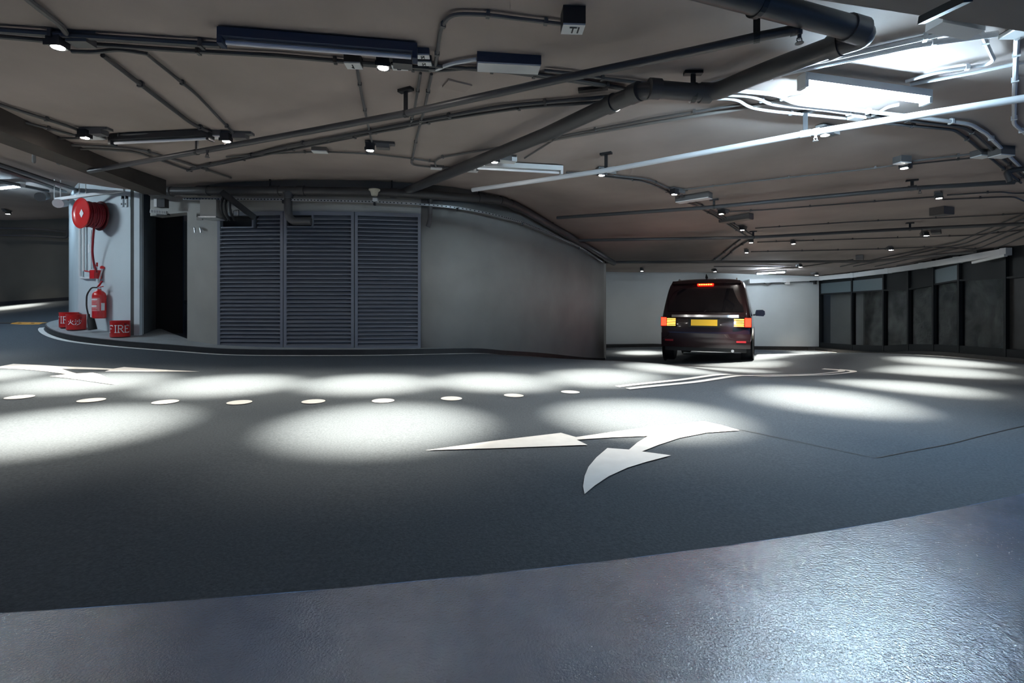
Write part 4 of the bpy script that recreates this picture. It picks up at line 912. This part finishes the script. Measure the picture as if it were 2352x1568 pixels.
# speed hump
t = None; hp0 = [pf(-60,743.5), pf(20,744), pf(88,745), pf(140,746.5)]
t = empty('speed_hump', hp0[0], 'low rubber speed hump with one orange section across the ramp', 'speed hump')
for k in range(3):
    a, b = hp0[k], hp0[k+1]; d = (b-a).normalized(); s_ = Vector((-d.y, d.x, 0)); prof = [(0,0),(0.06,0.035),(0.15,0.05),(0.26,0.035),(0.33,0)]
    mb = MB(); mb.prism([a+s_*x+ez*(z-0.01) for x, z in prof], b-a); mb.build('hump_section', 'orange' if k == 1 else 'rubber', t)
    if k == 1:
        for f_ in (0.28, 0.72): 
            c = a.lerp(b, f_); MB().lathe([(0.03,0),(0.03,0.006)], c+s_*0.05+ez*0.024, seg=10).build('bolt', 'black', t)

# ------------------------------------------------------------------ the car: tall dark people carrier seen from behind
def build_car(loc, rz):
    t = empty('car', (0,0,0), 'dark maroon people carrier driving off with its tail lamps lit', 'car')
    t['pose'] = 'at rest'
    def sec(y, wb, wr, zr, zb=0.30, belt=1.04, yo=None, hood=False):
        z1 = zr
        pts = [(0,zb),(wb*0.86,zb),(wb*0.985,zb+0.14),(wb,0.74),(wb*0.975,belt),(wr+0.03,zr-0.13),(wr-0.05,zr-0.03),(wr*0.6,zr),(0,zr+0.012)]
        yo = yo or [0]*len(pts)
        return [(x, y+o_, z) for (x, z), o_ in zip(pts, yo)]
    rear = [0.02,0.0,-0.03,-0.02,0.02,0.25,0.30,0.31,0.31]
    S = [sec(0.0,0.87,0.70,1.78,yo=rear), sec(0.10,0.91,0.74,1.80,yo=[0,0,0,0,0.02,0.2,0.22,0.22,0.22]), sec(0.55,0.925,0.75,1.84), sec(1.4,0.93,0.76,1.86), sec(2.4,0.93,0.75,1.84), sec(3.1,0.93,0.70,1.72), sec(3.75,0.92,0.68,1.20,belt=1.03), sec(4.35,0.88,0.6,1.02,belt=0.92), sec(4.62,0.78,0.5,0.88,belt=0.82)]
    mb = MB(); n = len(S[0]); full = []
    for s_ in S: full.append([(-x, y, z) for x, y, z in s_[::-1]] + [p for p in s_[1:]])
    m_ = len(full[0]); mb.v = [Vector(p) for r_ in full for p in r_]
    # ring: starts at top centre, goes down one side, along the bottom, up the other side
    mb.f = [(i*m_+j, i*m_+j+1, (i+1)*m_+j+1, (i+1)*m_+j) for i in range(len(S)-1) for j in range(m_-1)]
    mb.f += [(i*m_+m_-1, i*m_, (i+1)*m_, (i+1)*m_+m_-1) for i in range(len(S)-1)]
    for e in (0, len(S)-1):
        for j in range(n-1):
            a, b = e*m_+j, e*m_+j+1; c, d = e*m_+m_-1-j, e*m_+m_-2-j
            mb.f.append((a, b, d, c) if b != d else (a, b, c))
    import bmesh
    body = mb.build('body', 'car', t, smooth=False)
    bm = bmesh.new(); bm.from_mesh(body.data); bmesh.ops.remove_doubles(bm, verts=bm.verts, dist=1e-4); bmesh.ops.recalc_face_normals(bm, faces=bm.faces); bm.to_mesh(body.data); bm.free()
    for p in body.data.polygons: p.use_smooth = True
    ss = body.modifiers.new('ss', 'SUBSURF'); ss.levels = 2; ss.render_levels = 2
    def ry(z, x=0.0):                         # rear surface y at height z
        y = np.interp(z, [0.3,0.44,0.74,1.04,1.65,1.75,1.79], [0.03,0.0,-0.01,0.03,0.27,0.33,0.36]); return float(y + 0.10*(abs(x)/0.9)**4)
    def patch(x0, x1, z0, z1, off, name, m, nx_=8, nz_=6, taper=0.0, par=None, th=0.012):
        F, Bk = [], []
        mbp = MB()
        for side in (0, 1):
            for j in range(nz_+1):
                z = z0+(z1-z0)*j/nz_; k_ = 1-taper*(j/nz_)
                for i in range(nx_+1):
                    x = (x0+(x1-x0)*i/nx_)*k_; mbp.v.append(Vector((x, ry(z, x)-off+side*th, z)))
        W = nx_+1; Hh = nz_+1
        for side in (0, 1):
            o_ = side*W*Hh; mbp.f += [(o_+j*W+i, o_+j*W+i+1, o_+(j+1)*W+i+1, o_+(j+1)*W+i) for j in range(nz_) for i in range(nx_)]
        bd = [i for i in range(W)] + [j*W+W-1 for j in range(1,Hh)] + [(Hh-1)*W+i for i in range(W-2,-1,-1)] + [j*W for j in range(Hh-2,0,-1)]
        mbp.f += [(bd[k], bd[(k+1)%len(bd)], W*Hh+bd[(k+1)%len(bd)], W*Hh+bd[k]) for k in range(len(bd))]
        return mbp.build(name, m, par or t, smooth=True)
    patch(-0.76, 0.76, 1.10, 1.60, 0.022, 'rear_window', 'car_glass', taper=0.12)
    patch(-0.70, 0.70, 1.715, 1.775, 0.10, 'roof_spoiler', 'car', th=0.2, taper=0.03)
    patch(-0.16, 0.16, 1.675, 1.705, 0.05, 'high_brake_lamp', 'tail_red', th=0.03)
    for k in range(6): patch(-0.13+k*0.046, -0.102+k*0.046, 1.68, 1.70, 0.054, 'brake_led', 'tail_led', 2, 2)
    patch(-0.88, 0.88, 0.34, 0.64, 0.06, 'rear_bumper', 'car', 12, 4, th=0.1)
    patch(-0.80, 0.80, 0.26, 0.36, 0.05, 'bumper_valance', 'car_trim', 12, 3, th=0.1)
    patch(-0.66, 0.66, 0.98, 1.03, 0.045, 'chrome_garnish', 'chrome', 10, 2, th=0.03)
    pl = patch(-0.26, 0.26, 0.80, 0.93, 0.035, 'number_plate', 'plate', 4, 2)
    patch(-0.31, 0.31, 0.77, 0.96, 0.025, 'plate_recess', 'car_trim', 4, 2)
    for s_ in (-1, 1):
        xa, xb = (0.56, 0.90) if s_ > 0 else (-0.90, -0.56)
        lamp = patch(xa, xb, 0.77, 0.99, 0.034, 'tail_lamp', 'car_glass', 8, 4)
        oa, ob = (0.78, 0.89) if s_ > 0 else (-0.89, -0.78)
        patch(oa, ob, 0.79, 0.97, 0.046, 'brake_segment', 'tail_red', 4, 4, par=lamp)
        ia, ib = (0.58, 0.76) if s_ > 0 else (-0.76, -0.58)
        for k in range(5): patch(ia, ib, 0.795+k*0.034, 0.812+k*0.034, 0.046, 'led_row', 'tail_led', 4, 2, par=lamp)
        rx, rx2 = (0.62, 0.80) if s_ > 0 else (-0.80, -0.62)
        patch(rx, rx2, 0.46, 0.50, 0.068, 'reflector', 'hose', 3, 2)
    MB().tube([(0.0,0.02,1.10),(0.05,0.06,1.14),(0.42,0.10,1.22)], 0.008, 6).build('rear_wiper', 'car_trim', t)
    MB().tube([(0.55,-0.02,0.29),(0.55,0.2,0.29)], 0.03, 12).build('exhaust', 'chrome', t)
    # side glass and door seams
    for s_ in (-1, 1):
        for (y0, y1) in ((0.42,1.25),(1.35,2.25),(2.33,3.15)):
            q = [(s_*0.868,y0,1.10),(s_*0.872,y1,1.10),(s_*(0.755 if y1 < 3 else 0.79),y1-(0.0 if y1 < 3 else 0.2),1.60 if y1 < 3 else 1.5),(s_*0.755,y0+0.08,1.60)]
            MB().prism(q, (s_*0.02,0,0)).build('side_window', 'car_glass', t)
        c = Vector((s_*1.06, 3.05, 1.12))
        mr = MB().prism([c+Vector((s_*x,-0.07,z)) for x, z in ((-0.10,-0.07),(0.08,-0.08),(0.115,-0.03),(0.11,0.05),(0.06,0.085),(-0.09,0.08),(-0.11,0.0))], (0,0.16,0))
        mr.build('door_mirror', 'car', t)
        MB().bar(c-Vector((s_*0.16,0,0.05)), c-Vector((s_*0.05,0,0.03)), 0.05, 0.04).build('mirror_arm', 'car_trim', t)
        for y in (0.78, 3.72):
            cw = Vector((s_*0.80, y, 0.335))
            wh = MB().lathe([(0.2,-0.11),(0.31,-0.11),(0.335,-0.08),(0.335,0.08),(0.31,0.11),(0.2,0.11)], cw, (1,0,0), 36).build('wheel', 'rubber', t, smooth=True)
            MB().lathe([(0.03,0.10),(0.19,0.085),(0.205,0.115),(0.21,0.10)], cw, (s_,0,0), 28).build('rim', 'chrome', wh, smooth=True)
            for k in range(5):
                a = 2*math.pi*k/5; v = Vector((0, math.cos(a), math.sin(a)))
                MB().bar(cw+Vector((s_*0.105,0,0))+v*0.03, cw+Vector((s_*0.11,0,0))+v*0.19, 0.03, 0.02, up=(s_,0,0)).build('spoke', 'steel', wh)
            MB().lathe([(0.33,0.0),(0.40,0.0),(0.40,0.02),(0.33,0.02)], Vector((s_*0.905, y, 0.36)), (s_,0,0), 30).build('wheel_arch', 'car_trim', t)
        MB().tube([(s_*0.60,0.6,1.80),(s_*0.60,0.7,1.845),(s_*0.60,2.4,1.845),(s_*0.60,2.5,1.80)], 0.014, 8).build('roof_rail', 'chrome', t)
    MB().tube([(0,0.55,1.86),(0,0.45,1.93)], [0.03,0.008], 8).build('antenna', 'car_trim', t)
    t.location = loc; t.rotation_euler = (0, 0, rz)
    return t
c = pd(1617, 836, 10.2); c.z = fz(c.x, c.y)
fx, fy = c.x + 3.0*0.42, c.y+3.0*0.9
car = build_car(Vector((c.x, c.y, c.z-0.0)), -math.radians(27))
car.rotation_euler[0] = math.atan2(fz(fx, fy)-c.z, 3.3)
